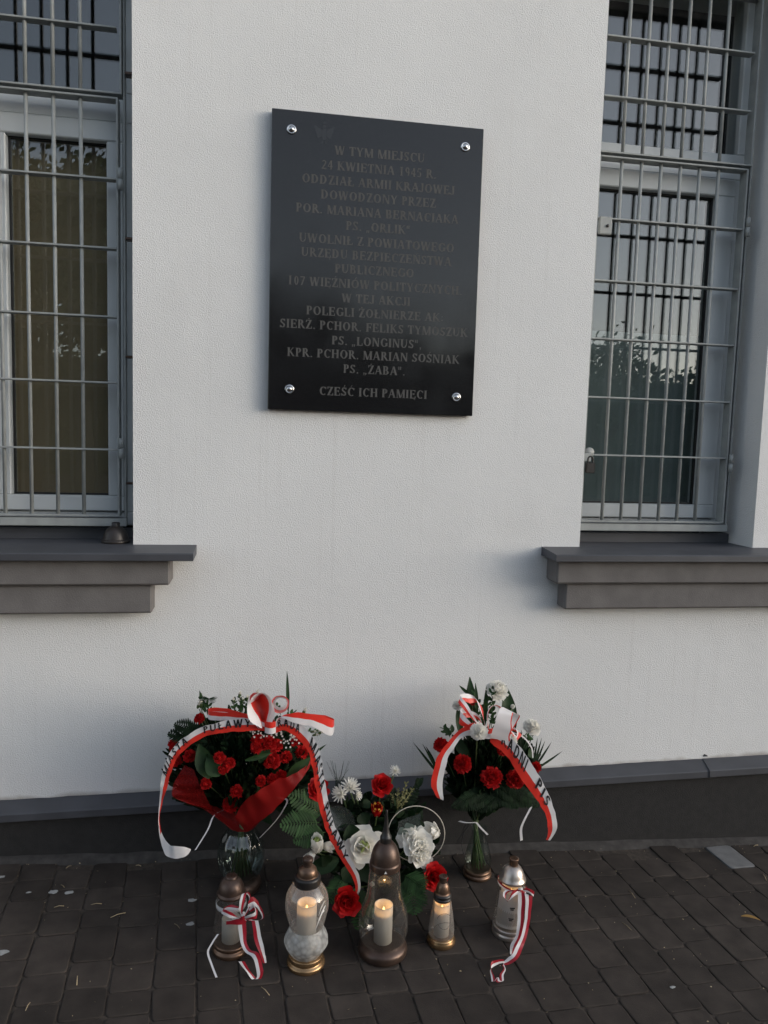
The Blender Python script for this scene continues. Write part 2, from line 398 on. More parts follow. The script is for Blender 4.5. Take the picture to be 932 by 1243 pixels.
# ------------------------------------------------------------------ the building
ORG = V((0.35, 0, 0))
bld = empty('white_building', ORG, 'white plastered building with grey sills and two barred windows', 'building')
OPEN = [(-1.62, -0.433), (1.132, 1.830)]
ZS, ZT = 1.094, 3.186
def wall():
    mb = MB(); xs = [-4.5,-1.62,-0.433,1.132,1.83,5.5]; zb = [.0, ZS, ZT, 5.2]
    def fz(x): return .2455+.0135*(x)                   # lower edge of the plaster over the flashing
    D = .36
    # fine columns so the lower edge can wobble
    def cell(x0, x1, z0, z1, low):
        n = max(1, int((x1-x0)/.03)) if low else 1; rows = [[], []]
        for i in range(n+1):
            x = x0+(x1-x0)*i/n
            zz = fz(x)+.002*noise.noise(V((x*18,0,0)))+.0016*noise.noise(V((x*60,5,0))) if low else z0
            rows[0].append(V((x,0,zz))); rows[1].append(V((x,0,z1)))
        mb.grid(rows, 0, smooth=False)
        if low:                                          # thickness of the plaster's lower lip
            mb.grid([[p+V((0,.03,0)) for p in rows[0]], rows[0]], 0, smooth=False)
    for i in range(5):
        x0, x1 = xs[i], xs[i+1]; hole = i in (1,3)
        cell(x0, x1, 0, zb[1], True)
        if not hole: cell(x0, x1, zb[1], zb[2], False)
        cell(x0, x1, zb[2], zb[3], False)
    for (a, b) in OPEN:                                  # reveals, slightly eased at the arris
        mb.grid([[V((a,0,ZS-.1)),V((a,D,ZS-.1))],[V((a,0,ZT)),V((a,D,ZT))]], 0, smooth=False)
        mb.grid([[V((b,D,ZS-.1)),V((b,0,ZS-.1))],[V((b,D,ZT)),V((b,0,ZT))]], 0, smooth=False)
        mb.grid([[V((a,0,ZT)),V((a,D,ZT))],[V((b,0,ZT)),V((b,D,ZT))]], 0, smooth=False)
    # outer returns and top so the block is solid
    mb.add([(-4.5,0,0),(-4.5,6,0),(-4.5,6,5.2),(-4.5,0,5.2)], [(0,3,2,1)], 0, False)
    mb.add([(5.5,0,0),(5.5,6,0),(5.5,6,5.2),(5.5,0,5.2)], [(0,1,2,3)], 0, False)
    mb.add([(-4.5,0,5.2),(5.5,0,5.2),(5.5,6,5.2),(-4.5,6,5.2)], [(0,1,2,3)], 0, False)
    mb.add([(-4.5,6,0),(5.5,6,0),(5.5,6,5.2),(-4.5,6,5.2)], [(0,1,2,3)], 0, False)
    mb.build('wall', M_PLASTER, bld, ORG)
    pl = MB(); rows = []
    for i in range(201):
        x = -4.5+10.0*i/200; rows.append([V((x,-.018,gz(x)-.06)), V((x,-.018,fz(x)-.02)), V((x,.03,fz(x)-.02))])
    pl.grid(rows, smooth=False); pl.build('plinth', M_PLINTH, bld, ORG)
    # sheet metal flashing over the plinth, in two lapped lengths
    def flash(x0, x1, dy, dz):
        fb = MB(); rows = []; n = 90
        for i in range(n+1):
            x = x0+(x1-x0)*i/n; z = fz(x)+dz; k = .0012*noise.noise(V((x*5,2,0)))
            rows.append([V((x,.028,z+.010)), V((x,.004,z+.001)), V((x,-.046+dy+k,z-.026)), V((x,-.049+dy+k,z-.029)),
                         V((x,-.049+dy+k,z-.052)), V((x,-.047+dy+k,z-.054)), V((x,-.040,z-.052)), V((x,-.016,z-.050))])
        fb.grid(rows, smooth=False)
        fb.add([rows[0][q] for q in range(8)], [tuple(range(8))], 0, False); fb.add([rows[-1][q] for q in range(8)], [tuple(range(8))[::-1]], 0, False)
        return fb
    xj = 1.715
    flash(-4.4, xj, 0, -.001).build('base_flashing', M_SLATE, bld, ORG)
    f2 = flash(xj-.03, 5.4, -.004, .002)
    # the lapped end stands up as a bent corner
    f2.grid([[V((xj-.03,.002,fz(xj)+.005)),V((xj-.005,.002,fz(xj)+.005))],[V((xj-.03,-.008,fz(xj)+.022)),V((xj-.016,-.006,fz(xj)+.016))]])
    f2.build('base_flashing', M_SLATE, bld, ORG)
    # floor/backing of the rooms behind the glass
    for (a, b) in OPEN:
        r = MB(); d0, d1 = .36, 1.5
        x0, x1, z0, z1 = a-.5, b+.5, .6, 3.8
        P = [(x0,d1,z0),(x1,d1,z0),(x1,d1,z1),(x0,d1,z1),(x0,d0,z0),(x1,d0,z0),(x1,d0,z1),(x0,d0,z1)]
        r.add(P, [(0,1,2,3),(0,4,5,1),(3,2,6,7),(0,3,7,4),(1,5,6,2)], 0, False)
        r.add([(x0,d0,z0),(a,d0,z0),(a,d0,z1),(x0,d0,z1),(b,d0,z0),(x1,d0,z0),(x1,d0,z1),(b,d0,z1),(a,d0,ZT),(b,d0,ZT),(a,d0,z1),(b,d0,z1),(a,d0,z0),(b,d0,z0),(a,d0,ZS),(b,d0,ZS)],
              [(0,1,2,3),(4,5,6,7),(8,9,11,10),(12,13,15,14)], 0, False)
        r.build('interior', M_DARK, bld, ORG)
wall()

def sill(xa, xb, inner, ends):
    # sheet-metal sill cover, falling outward, with a folded front; two stepped plaster mouldings below
    a, b = inner; mb = MB(); y1 = -.142; zt = lambda y: 1.094+.0+.055*y-.0 + (.008 if y > 0 else 0)
    mb.box((a+.002,-.0,1.060),(b-.002,.17,1.0935), 0)
    mb.box((a+.002,.150,1.0935),(b-.002,.188,1.128), 0)
    top = [(-.0,1.0945),(-.138,1.0865),(-.142,1.083),(-.142,1.0635),(-.140,1.062),(-.128,1.062)]
    xs = [xa, xb]
    rows = [[V((x,y,z)) for x in xs] for (y, z) in top]
    mb.grid(rows, smooth=False)
    mb.add([(xa,0,1.0945),(xa,-.138,1.0865),(xa,-.142,1.083),(xa,-.142,1.0635),(xa,0,1.0635)], [(0,1,2,3,4)], 0, False)
    mb.add([(xb,0,1.0945),(xb,-.138,1.0865),(xb,-.142,1.083),(xb,-.142,1.0635),(xb,0,1.0635)], [(4,3,2,1,0)], 0, False)
    s = mb.build('window_sill', M_SLATE, bld, ORG)
    for (e, yy, z0, z1) in ((.022 if ends else .076,-.100,.9765,1.0625),(.068 if ends else .135,-.074,.879,.9755)):
        m = MB(); x0, x1 = (xa+e, xb-.0) if ends else (xa, xb-e)
        m.box((x0,yy,z0),(x1,.0005,z1), 0, .006); m.build('moulding', M_MOULD, s, ORG)
    return s
sill(-3.2, -0.2285, OPEN[0], False)
sill(0.987, 3.2, OPEN[1], True)

def window(a, b, sashes, blind):
    fr = MB(); y0, y1 = .190, .27
    zb, zt = 1.135, ZT+.02
    zTr0, zTr1 = 2.497, 2.592
    e = .004
    fr.box((a-.01,y0,zb),(b+.01,y1,1.182), 0, e)                       # bottom rail
    fr.box((a-.01,y0+.0005,zTr0),(b+.01,y1,zTr1), 0, e)                  # transom
    fr.box((a-.01,y0+.001,1.182),(a+.055,y1,zTr0), 0, e); fr.box((b-.058,y0+.001,1.182),(b+.01,y1,zTr0), 0, e)
    fr.box((a-.01,y0+.001,zTr1),(a+.05,y1,zt), 0, e); fr.box((b-.052,y0+.001,zTr1),(b+.01,y1,zt), 0, e)
    w_ = fr.build('window', M_FRAME, bld, ORG)
    sb = MB(); gk = MB()
    for (s0, s1, wl, wr) in sashes:
        q0, q1 = y0-.014, y1-.02; zl, zh = 1.186, 2.494
        sb.box((s0,q0,zl),(s1,q1,1.240), 0, e); sb.box((s0,q0,2.430),(s1,q1,zh), 0, e)
        sb.box((s0,q0+.0006,1.240),(s0+wl,q1,2.430), 0, e); sb.box((s1-wr,q0+.0006,1.240),(s1,q1,2.430), 0, e)
        g = .006; yy0, yy1 = .208, .222
        x0, x1, z0, z1 = s0+wl, s1-wr, 1.240, 2.430
        for bx in (((x0,yy0,z0),(x0+g,yy1,z1)),((x1-g,yy0,z0),(x1,yy1,z1)),((x0+g,yy0,z0),(x1-g,yy1,z0+g)),((x0+g,yy0,z1-g),(x1-g,yy1,z1))): gk.box(*bx)
    sb.build('sash', M_FRAME, w_, ORG); gk.build('gasket', M_GASKET, w_, ORG)
    for (s0, s1, wl, wr) in sashes:
        p = MB(); p.box((s0+wl-.004,.214,1.236),(s1-wr+.004,.220,2.434)); p.build('pane', M_PANE, w_, ORG)
    p = MB(); p.box((a+.046,.214,zTr1-.004),(b-.048,.220,zt-.01)); p.build('pane', M_PANE, w_, ORG)
    if blind:
        bl = MB(); rows = []
        n = 120
        for z in (1.2, 2.5):
            rows.append([V((a+.02+(b-a-.04)*i/n, .276+.0004*sin(i*1.1), z)) for i in range(n+1)])
        bl.grid(rows); bl.grid([[q+V((0,.004,0)) for q in r] for r in rows][::-1]); bl.build('blind', M_BLIND, w_, ORG)
    else:
        bl = MB(); bl.box((a+.02,.272,1.19),(b-.02,.276,1.912)); bl.build('frosted_screen', M_FILM, w_, ORG)
    return w_
window(OPEN[0][0], OPEN[0][1], [(-1.56,-0.915,.07,.055),(-0.915,-0.488,.055,.055)], True)
window(OPEN[1][0], OPEN[1][1], [(1.136,1.772,.05,.075)], False)

def grille(x0, x1, bars, zl, zu, zsplit, hinge_side, extra):
    # welded security grille: flat-bar frame and cross bars, round uprights; lower leaf is a hinged door
    y0, y1 = .095, .140; t = .006
    fr = MB()
    zb, ztop = 1.176, 3.12
    for (a, b) in ((zb, zsplit-.004), (zsplit+.006, ztop)):
        xi0, xi1 = (x0, x1) if a == zb else (x0-.002, x1+.012)
        fr.box((xi0,y0,a),(xi0+t,y1,b),0,.001); fr.box((xi1-t,y0,a),(xi1,y1,b),0,.001)
        fr.box((xi0+t,y0,a),(xi1-t,y1,a+t),0,.001); fr.box((xi0+t,y0,b-t),(xi1-t,y1,b),0,.001)
    g = fr.build('security_grille', M_GRILLE, bld, ORG)
    # fixed sub-frame: bottom angle and side flats
    sf = MB(); sf.box((x0-.02,y0+.004,1.142),(x1+.022,y1-.004,1.170),0,.002)
    sf.box((x1+.014,y0+.012,1.171),(x1+.020,y1,ztop),0,.001); sf.box((x0-.020,y0+.012,1.171),(x0-.014,y1,ztop),0,.001)
    sf.build('sub_frame', M_GRILLE, g, ORG)
    for z in zl+zu:
        c = MB(); c.box((x0+t,y0+.004,z-.003),(x1-t,y1-.006,z+.003),0,.001); c.build('bar', M_GRILLE, g, ORG)
    for x in bars:
        for (a, b) in ((zb+t, zsplit-.004-t), (zsplit+.006+t, ztop-t)):
            c = MB(); c.tube([V((x,.115,a)),V((x,.115,b))], .0064, 10); c.build('bar', M_GRILLE, g, ORG)
    for z in extra:
        h = MB(); h.tube([V((x1+.008,.088,z-.034)),V((x1+.008,.088,z-.001))], .0085, 12); h.tube([V((x1+.008,.088,z+.001)),V((x1+.008,.088,z+.034))], .0078, 12)
        h.build('hinge', M_GRILLE, g, ORG)
    return g
G1 = grille(-1.50, -0.492, [-1.446+.0835*i for i in range(11)], [1.403,1.627,1.844,2.066,2.287], [2.757,2.965], 2.545, 1, (1.408,2.284))
for z in (2.62,2.10,1.715,1.29):                       # wall brackets on the jamb
    b = MB(); b.box((-0.470,.096,z-.004),(-0.4335,.13,z+.004),0,.001); b.box((-0.4415,.090,z-.022),(-0.4335,.136,z+.022),0,.001); b.build('bracket', M_DARKBR, G1, ORG)
G2 = grille(1.172, 1.765, [1.2675+.0772*i for i in range(6)], [1.429,1.644,1.859,2.069,2.29], [2.715,2.92], 2.512, 1, (2.295,1.41))
def lock():
    b = MB(); p = at(734.7,274,.09)
    b.box((1.178,.078,p.z-.033),(1.226,.094,p.z+.03),0,.003); b.build('lock_box', M_GRILLE, G2, ORG)
    k = MB(); k.tube([V((1.208,.0785,p.z-.004)),V((1.208,.074,p.z-.004))], .0055, 12); k.build('keyhole', M_BLACK, G2, ORG)
    h = MB(); q = at(713,560,.09)
    h.lathe([(0,0),(.018,0),(.018,.006),(0,.006)], (q.x+.006,.094,q.z+.034), 20, axis=(0,-1,0)); h.box((q.x-.02,.084,q.z-.0),(q.x+.012,.0935,q.z+.03),0,.002); h.build('hasp', M_GRILLE, G2, ORG)
    d = MB(); d.box((q.x-.008,.076,q.z-.044),(q.x+.026,.092,q.z-.004),0,.003)
    d.tube(crom([V((q.x+.0,.084,q.z-.006)),V((q.x+.0,.084,q.z+.012)),V((q.x+.009,.084,q.z+.019)),V((q.x+.018,.084,q.z+.012)),V((q.x+.018,.084,q.z-.006))],5), .003, 8)
    d.build('padlock', M_BLACK, G2, ORG)
lock()

# ------------------------------------------------------------------ drawn letters
def glyph(ch, T=.15, t=.06, ser=True):
    """strokes of one capital as polygons in a box of height 1; returns (polygons, advance)"""
    P = []; sh = .045; sw = .13
    def line(x0, y0, x1, y1, w): P.append([(x0-w/2,y0),(x0+w/2,y0),(x1+w/2,y1),(x1-w/2,y1)])
    def rect(x0, y0, x1, y1): P.append([(x0,y0),(x1,y0),(x1,y1),(x0,y1)])
    def arc(cx, cy, rx, ry, a0, a1, wx, wy, n=14):
        for i in range(n):
            p = radians(a0+(a1-a0)*i/n); q = radians(a0+(a1-a0)*(i+1)/n)
            P.append([(cx+rx*cos(p),cy+ry*sin(p)),(cx+rx*cos(q),cy+ry*sin(q)),(cx+(rx-wx)*cos(q),cy+(ry-wy)*sin(q)),(cx+(rx-wx)*cos(p),cy+(ry-wy)*sin(p))])
    def serif(x, y, w=None):
        if ser:
            w = w or T+sw
            P.append([(x-w/2,y),(x+w/2,y),(x+w/2,y+sh),(x-w/2,y+sh)])
    def stem(x, w=None, y0=0, y1=1):
        line(x,y0,x,y1,w or T)
        if y0 == 0: serif(x,0,(w or T)+sw)
        if y1 == 1: serif(x,1-sh,(w or T)+sw)
    def tick(x, y0, y1):
        if ser: P.append([(x-t/2,y0),(x+t/2,y0),(x+t/2,y1),(x-t/2,y1)])
    acute = {'Ó':'O','Ś':'S','Ć':'C','Ń':'N','Ź':'Z'}; adv = .7; base = ch; mark = None
    if ch in acute: base = acute[ch]; mark = 'acute'
    elif ch == 'Ż': base = 'Z'; mark = 'dot'
    elif ch == 'Ę': base = 'E'; mark = 'ogonek'
    elif ch == 'Ą': base = 'A'; mark = 'ogonek'
    elif ch == 'Ł': base = 'L'; mark = 'slash'
    c = base
    if c == ' ': return [], .32
    if c == 'A': line(.10,0,.37,1,t); line(.65,0,.38,1,T); rect(.2,.3,.55,.3+t); serif(.1,0,.22); serif(.65,0,.28); adv = .78
    elif c == 'B': stem(.17); arc(.34,.74,.22,.26,-90,90,T*.9,t); arc(.36,.26,.26,.27,-90,90,T,t); rect(.17,1-t,.34,1); rect(.17,.48,.36,.48+t); rect(.17,0,.36,t); adv = .70
    elif c == 'C': arc(.42,.5,.36,.5,48,312,T,t,20); tick(.66,.70,.95); adv = .74
    elif c == 'D': stem(.17); arc(.28,.5,.42,.5,-90,90,T,t,18); rect(.17,0,.28,t); rect(.17,1-t,.28,1); adv = .80
    elif c in 'EF':
        stem(.17); rect(.17,1-t,.58,1); tick(.57,.76,1); rect(.17,.49,.48,.49+t); tick(.47,.40,.62)
        if c == 'E': rect(.17,0,.60,t); tick(.60,0,.26)
        adv = .68 if c == 'E' else .62
    elif c == 'G': arc(.42,.5,.36,.5,48,318,T,t,20); line(.66,.08,.66,.42,T); serif(.64,.42,.30); tick(.66,.70,.95); adv = .80
    elif c == 'H': stem(.17); stem(.63); rect(.17,.48,.63,.48+t); adv = .80
    elif c == 'I': stem(.18); adv = .36
    elif c == 'J': line(.30,.2,.30,1,T); serif(.30,1-sh); arc(.17,.2,.13+T/2,.2,180,360,T*.8,t,10); adv = .46
    elif c == 'K': stem(.17); line(.2,.42,.60,1,t); line(.66,0,.33,.56,T); serif(.60,1-sh,.22); serif(.67,0,.26); adv = .78
    elif c == 'L': stem(.17); rect(.17,0,.58,t); tick(.58,0,.28); adv = .64
    elif c == 'M': line(.12,0,.12,1,t); line(.17,1,.46,0,T); line(.48,0,.76,1,t); line(.80,0,.80,1,T); serif(.12,0,.22); serif(.14,1-sh,.24); serif(.80,0); serif(.80,1-sh); adv = .95
    elif c == 'N': line(.13,0,.13,1,t); line(.17,1,.65,0,T); line(.67,0,.67,1,t); serif(.13,0,.22); serif(.12,1-sh,.24); serif(.67,1-sh,.22); adv = .80
    elif c == 'O': arc(.42,.5,.37,.5,0,360,T,t,28); adv = .84
    elif c == 'P': stem(.17); arc(.33,.73,.24,.27,-90,90,T,t); rect(.17,1-t,.33,1); rect(.17,.46,.33,.46+t); adv = .62
    elif c == 'R': stem(.17); arc(.33,.74,.23,.26,-90,90,T,t); rect(.17,1-t,.33,1); rect(.17,.48,.36,.48+t); line(.66,0,.36,.5,T); serif(.67,0,.24); adv = .74
    elif c == 'S': arc(.30,.735,.23,.265,20,225,T*.85,t,14); arc(.30,.265,.24,.265,-160,45,T*.85,t,14); P.append([(.13,.56),(.21,.69),(.47,.44),(.39,.31)]); tick(.50,.72,.98); tick(.07,.02,.28); adv = .60
    elif c == 'T': stem(.33); P.pop() if ser else None; rect(.05,1-t,.61,1); tick(.06,.76,1); tick(.60,.76,1); adv = .66
    elif c == 'U': line(.16,.3,.16,1,T); serif(.16,1-sh); line(.62,.3,.62,1,t); serif(.62,1-sh,.22); arc(.365,.3,.255+.02,.3,180,360,T*.8,t,12); adv = .78
    elif c == 'W': line(.10,1,.30,0,T); line(.32,0,.50,1,t); line(.50,1,.70,0,T); line(.72,0,.90,1,t); serif(.10,1-sh,.26); serif(.50,1-sh,.2); serif(.90,1-sh,.22); adv = 1.02
    elif c == 'Y': line(.12,1,.37,.45,T); line(.62,1,.38,.45,t); line(.37,0,.37,.47,T); serif(.37,0); serif(.12,1-sh,.26); serif(.62,1-sh,.22); adv = .74
    elif c == 'Z': rect(.08,1-t,.60,1); rect(.06,0,.60,t); line(.13,0,.53,1,T); tick(.09,.76,1); tick(.60,0,.26); adv = .66
    elif c == '0': arc(.28,.5,.22,.5,0,360,T*.8,t,22); adv = .56
    elif c == '1': stem(.28,T*.85); line(.18,.84,.27,1,t); adv = .56
    elif c == '2': arc(.27,.74,.21,.26,-20,165,T*.7,t,12); line(.08,0,.42,.66,t*1.6); rect(.06,0,.50,t*1.7); adv = .56
    elif c == '4': line(.37,0,.37,1,T*.8); line(.06,.28,.34,1,t); rect(.05,.26,.52,.26+t*1.4); adv = .56
    elif c == '5': arc(.26,.31,.22,.31,-140,110,T*.75,t,14); line(.12,.55,.16,1,t); rect(.15,.88,.48,1); adv = .56
    elif c == '7': rect(.06,.88,.50,1); line(.18,0,.45,.9,T*.75); adv = .56
    elif c == '9': arc(.28,.68,.22,.32,0,360,T*.8,t,18); arc(.26,.5,.235,.5,-70,30,T*.7,t,10); adv = .56
    elif c == '.': rect(.08,0,.22,.14); adv = .30
    elif c == ',': rect(.08,0,.22,.14); line(.12,-.16,.18,.02,t); adv = .30
    elif c == ':': rect(.10,.08,.24,.22); rect(.10,.5,.24,.64); adv = .34
    elif c == '„':
        for d in (.06,.24): rect(d,0,d+.12,.12); line(d+.03,-.16,d+.09,.02,t)
        adv = .46
    elif c == '"':
        for d in (.10,.28): line(d,.64,d+.01,1,t*1.3)
        adv = .44
    if mark == 'acute': x = adv/2; P.append([(x-.04,1.07),(x+.02,1.07),(x+.16,1.26),(x+.06,1.26)])
    if mark == 'dot': x = adv/2; rect(x-.065,1.08,x+.065,1.21)
    if mark == 'ogonek': x = adv-.12; arc(x,-.09,.10,.10,100,330,.05,.05,8)
    if mark == 'slash': P.append([(.02,.36),(.02,.48),(.40,.68),(.40,.56)])
    return P, adv
def text_width(s, track=.04): return sum(glyph(c)[1]+track for c in s)-track

# ------------------------------------------------------------------ memorial plaque
def plaque():
    r = empty('memorial_plaque', (.35,-.001,1.55), 'black polished granite memorial plaque with engraved capitals on the white wall', 'plaque')
    O = r.location.copy(); yf = -.030
    s = MB(); s.box((0,yf,1.5535),(.70,-.004,2.5055),0,.0016); s.build('slab', M_GRANITE, r, O)
    sp = MB(); sp.box((.02,-.004,1.58),(.68,.002,2.48)); sp.build('mounting_pad', M_BLACK, r, O)
    lines = ['W TYM MIEJSCU','24 KWIETNIA 1945 R.','ODDZIAŁ ARMII KRAJOWEJ','DOWODZONY PRZEZ','POR. MARIANA BERNACIAKA','PS. „ORLIK"',
             'UWOLNIŁ Z POWIATOWEGO','URZĘDU BEZPIECZEŃSTWA','PUBLICZNEGO','107 WIĘŹNIÓW POLITYCZNYCH.','W TEJ AKCJI','POLEGLI ŻOŁNIERZE AK:',
             'SIERŻ. PCHOR. FELIKS TYMOSZUK','PS. „LONGINUS",','KPR. PCHOR. MARIAN SOŚNIAK','PS. „ŻABA".','CZEŚĆ ICH PAMIĘCI']
    zc = [2.394,2.346,2.299,2.253,2.206,2.160,2.112,2.067,2.021,1.974,1.927,1.881,1.835,1.788,1.743,1.696,1.620]
    wid = {0:.30, 1:.40, 2:.585, 3:.385, 4:.60, 5:.24, 6:.575, 7:.54, 8:.275, 9:.63, 10:.235, 11:.50, 12:.662, 13:.325, 14:.615, 15:.225, 16:.39}
    cx = {1:.352, 13:.360, 8:.345, 9:.352}
    L = MB(); H = .0282
    for i, (ln, z) in enumerate(zip(lines, zc)):
        W_ = text_width(ln); sx = wid[i]/W_; x = cx.get(i, .353)-wid[i]/2
        sx = min(sx, H*1.18); x = cx.get(i, .353)-W_*sx/2
        for c in ln:
            polys, adv = glyph(c, .195, .085)
            for k, pg in enumerate(polys):
                yy = yf-.0004-.00002*(k % 12)
                L.add([(x+a*sx, yy, z-H/2+b*H) for a, b in pg], [tuple(range(len(pg)))], 0, False)
            x += (adv+.04)*sx
    L.build('lettering', M_LETTER, r, O)
    # small engraved emblem in the upper left: a spread-winged bird under a crown
    e = MB(); c = V((.168,yf-.0005,2.440))
    def pg(P, k=0): e.add([(c.x+a*.042, c.y-.00002*k, c.z+b*.042) for a, b in P], [tuple(range(len(P)))], 0, False)
    pg([(-.12,-.45),(.12,-.45),(.20,0),(.12,.42),(-.12,.42),(-.20,0)])
    for s_ in (-1,1):
        for q in range(4): pg([(s_*.2,.30-.1*q),(s_*(.75-.06*q),.62-.22*q),(s_*(.80-.1*q),.40-.26*q),(s_*.2,.16-.12*q)], q+1)
        pg([(s_*.05,-.45),(s_*.30,-.75),(s_*.12,-.78)], 6)
    pg([(-.1,.45),(.1,.45),(.16,.62),(0,.70),(-.16,.62)], 7); pg([(-.14,.74),(.14,.74),(.18,.92),(.07,.82),(0,.95),(-.07,.82),(-.18,.92)], 8)
    e.build('emblem', mat('engraved_emblem', (.015,.015,.016), .25), r, O)
    for (x, z) in ((.0625,2.445),(.638,2.442),(.070,1.621),(.640,1.616)):
        k = MB(); k.lathe([(.0155,0),(.0155,.0025),(.0135,.004),(.0105,.004),(.010,.0035)], (x,yf,z), 28, axis=(0,-1,0))
        k.lathe(fil([(.0098,.002),(.0095,.005),(.006,.0085),(0.0005,.010)],4), (x,yf,z), 24, axis=(0,-1,0)); k.build('screw', M_CHROME, r, O)
plaque()

# ------------------------------------------------------------------ grave lanterns
def flame(mb, p, h, r): mb.lathe(fil([(.0004,0),(r*.75,h*.14),(r,h*.32),(r*.62,h*.62),(.0003,h)],5), p, 14)
def lantern(px, py, name, label, cap, glassp, candle, basep, mats, lit, power, finial=None, glow=True, dx=0, axis=None):
    P = ag(px, py); P.x += dx
    r = empty(name, P, label, 'lantern', 'candle lanterns on the pavement')
    mc, mb_, mg = mats; ax = axis
    def part(nm, prof, m, par=r, n=44, **k):
        q = MB(); q.lathe(prof, P, n, axis=ax, **k); return q.build(nm, m, par, P)
    part('base', basep, mb_)
    g = part('glass', glassp, mg)
    c = MB(); cr, z0, z1 = candle
    off = V((0,0,0))
    zp = z1-.030 if lit else z1-.006
    c.lathe([(0.0005,z0),(cr,z0),(cr,z1-.002),(cr*.97,z1),(cr*.93,z1-.002),(cr*.91,zp+.004)], P, 30, axis=ax)
    c.lathe([(cr*.91,zp+.004),(cr*.6,zp),(.0005,zp-.001)], P, 30, 1, axis=ax)
    c.lathe([(cr*.985,z0+.001),(cr*.985,zp-.012),(cr*.5,zp-.008),(.0005,zp-.006)], P, 30, 1, axis=ax)
    cn = c.build('candle', [M_WAX, M_CORE], r, P)
    wk = MB(); A = V(ax) if ax else V((0,0,1)); wp = P+A*(zp-.001); wk.tube([wp, wp+A*.010], .0008, 6); wk.build('wick', M_BLACK, cn, P)
    if lit:
        f = MB(); flame(f, P+A*(zp+.008), .014, .0032); f.build('flame', M_FLAME, cn, P)
        ld = bpy.data.lights.new('candle_light', 'POINT'); ld.energy = power; ld.color = (1,.58,.26); ld.shadow_soft_size = .004
        lo = bpy.data.objects.new('candle_light', ld); COL.objects.link(lo); lo.parent = r; lo.location = A*(zp+.018)+V((0,-.0075,0))
    k = part('cap', cap, mc)
    if finial:
        for (prof, m) in finial: part('chimney', prof, m, k, 28)
    return r, P
BR = (M_BRONZE, M_BRONZE, M_GLASS)
# tied with a bow, left
LA, PA = lantern(280,1153,'lantern','bronze capped glass lantern wearing a red and white bow, beneath the left vase',
    fil([(.040,.168),(.041,.172),(.0395,.176),(.037,.179),(.036,.186),(.033,.197),(.027,.208),(.018,.215),(.0165,.216)],3),
    fil([(.046,.030),(.049,.045),(.048,.075),(.044,.105),(.0425,.140),(.039,.170)],4), (.026,.026,.098),
    fil([(.048,.0),(.051,.004),(.051,.012),(.047,.017),(.0455,.020),(.047,.024),(.047,.029),(.040,.032),(.001,.033)],3), (M_DARKBR, M_BRONZE, M_GLASS), False, 0,
    finial=[([(.0165,.214),(.0165,.222),(.013,.224),(.002,.224)], M_DARKBR)])
# frosted waist, lit
LB, PB = lantern(371,1170,'lantern','lit lantern with frosted bulbous lower half and white printed scroll',
    fil([(.032,.262),(.028,.2635),(.0275,.266),(.027,.272),(.024,.281),(.018,.287),(.013,.290)],3),
    fil([(.046,.114),(.052,.135),(.059,.165),(.060,.184),(.056,.208),(.045,.228),(.035,.240)],5), (.0275,.050,.183),
    fil([(.050,0),(.053,.004),(.053,.012),(.048,.017),(.0465,.0195),(.048,.022),(.048,.030),(.043,.034),(.001,.034)],3),
    (M_BRONZE, M_GOLD, M_MILK), True, .022, finial=[(fil([(.0125,.286),(.013,.290),(.013,.300),(.0145,.302),(.0145,.310),(.011,.313),(.002,.313)],2), M_DARKBR)])
q = MB(); q.lathe(fil([(.040,.034),(.050,.048),(.0605,.068),(.058,.086),(.049,.104),(.0455,.1145),(.044,.115)],5), PB, 56, lobes=11, lobe=.012); q.build('frosted_bowl', M_FROST, LB, PB)
q = MB(); q.lathe(fil([(.0345,.236),(.0365,.239),(.0365,.256),(.0345,.261),(.030,.263)],3), PB, 40); q.build('collar', M_BLACK, LB, PB)
def scroll():                                            # white printed swan-neck scroll on the glass
    mb = MB(); rr = lambda z: .0600-.28*max(0,z-.185)-.16*max(0,.165-z)+.0009
    def pt(a, z): a = radians(a); return PB+V((rr(z)*sin(a), -rr(z)*cos(a), z))
    for pts, w0 in (([(20,.128),(26,.150),(34,.172),(44,.186),(54,.190)],.0045),([(28,.176),(36,.192),(46,.199),(56,.203)],.004),([(30,.168),(38,.180),(47,.181)],.003)):
        c = [pt(a, z) for a, z in pts]; c = crom(c, 6); n = len(c); rows = []
        for i, p in enumerate(c):
            ww = w0*sin(pi*min(.97, .06+.94*(1-i/n)))+.0005
            rows.append([p+V((0,0,-ww)), p+V((0,0,ww))])
        mb.grid(rows)
    mb.build('printed_scroll', M_DECAL, LB, PB)
scroll()
# large pear shaped, centre
LC, PC = lantern(464,1156,'lantern','largest lit lantern, clear pear shaped glass with dark domed cap and spire',
    fil([(.0425,.258),(.0445,.262),(.0445,.275),(.0425,.280),(.0415,.288),(.039,.302),(.032,.320),(.022,.333),(.017,.336)],3),
    fil([(.050,.030),(.062,.044),(.0695,.068),(.0715,.093),(.068,.122),(.059,.150),(.051,.174),(.0475,.200),(.0455,.232),(.0425,.260)],4), (.0265,.031,.148),
    fil([(.062,0),(.068,.004),(.071,.014),(.069,.026),(.060,.035),(.050,.038),(.001,.038)],4), (M_DARKBR, M_DARKBR, M_GLASS), True, .020,
    finial=[(fil([(.016,.333),(.0165,.340),(.0165,.350),(.0125,.358),(.0085,.372),(.0055,.395),(.0035,.425),(.0005,.430)],4), M_BLACK)])
q = MB()
for sgn in (-1,1): q.add([PC+V((sgn*.006-.004,-.0455,.2655)),PC+V((sgn*.006+.004,-.0455,.2655)),PC+V((sgn*.006,-.0455,.2735))], [(0,1,2)], 0, False)
q.v = q.v[:3]; q.f = q.f[:1]; q.m = q.m[:1]; q.sm = q.sm[:1]; q.build('cap_mark', M_DECAL, LC, PC)
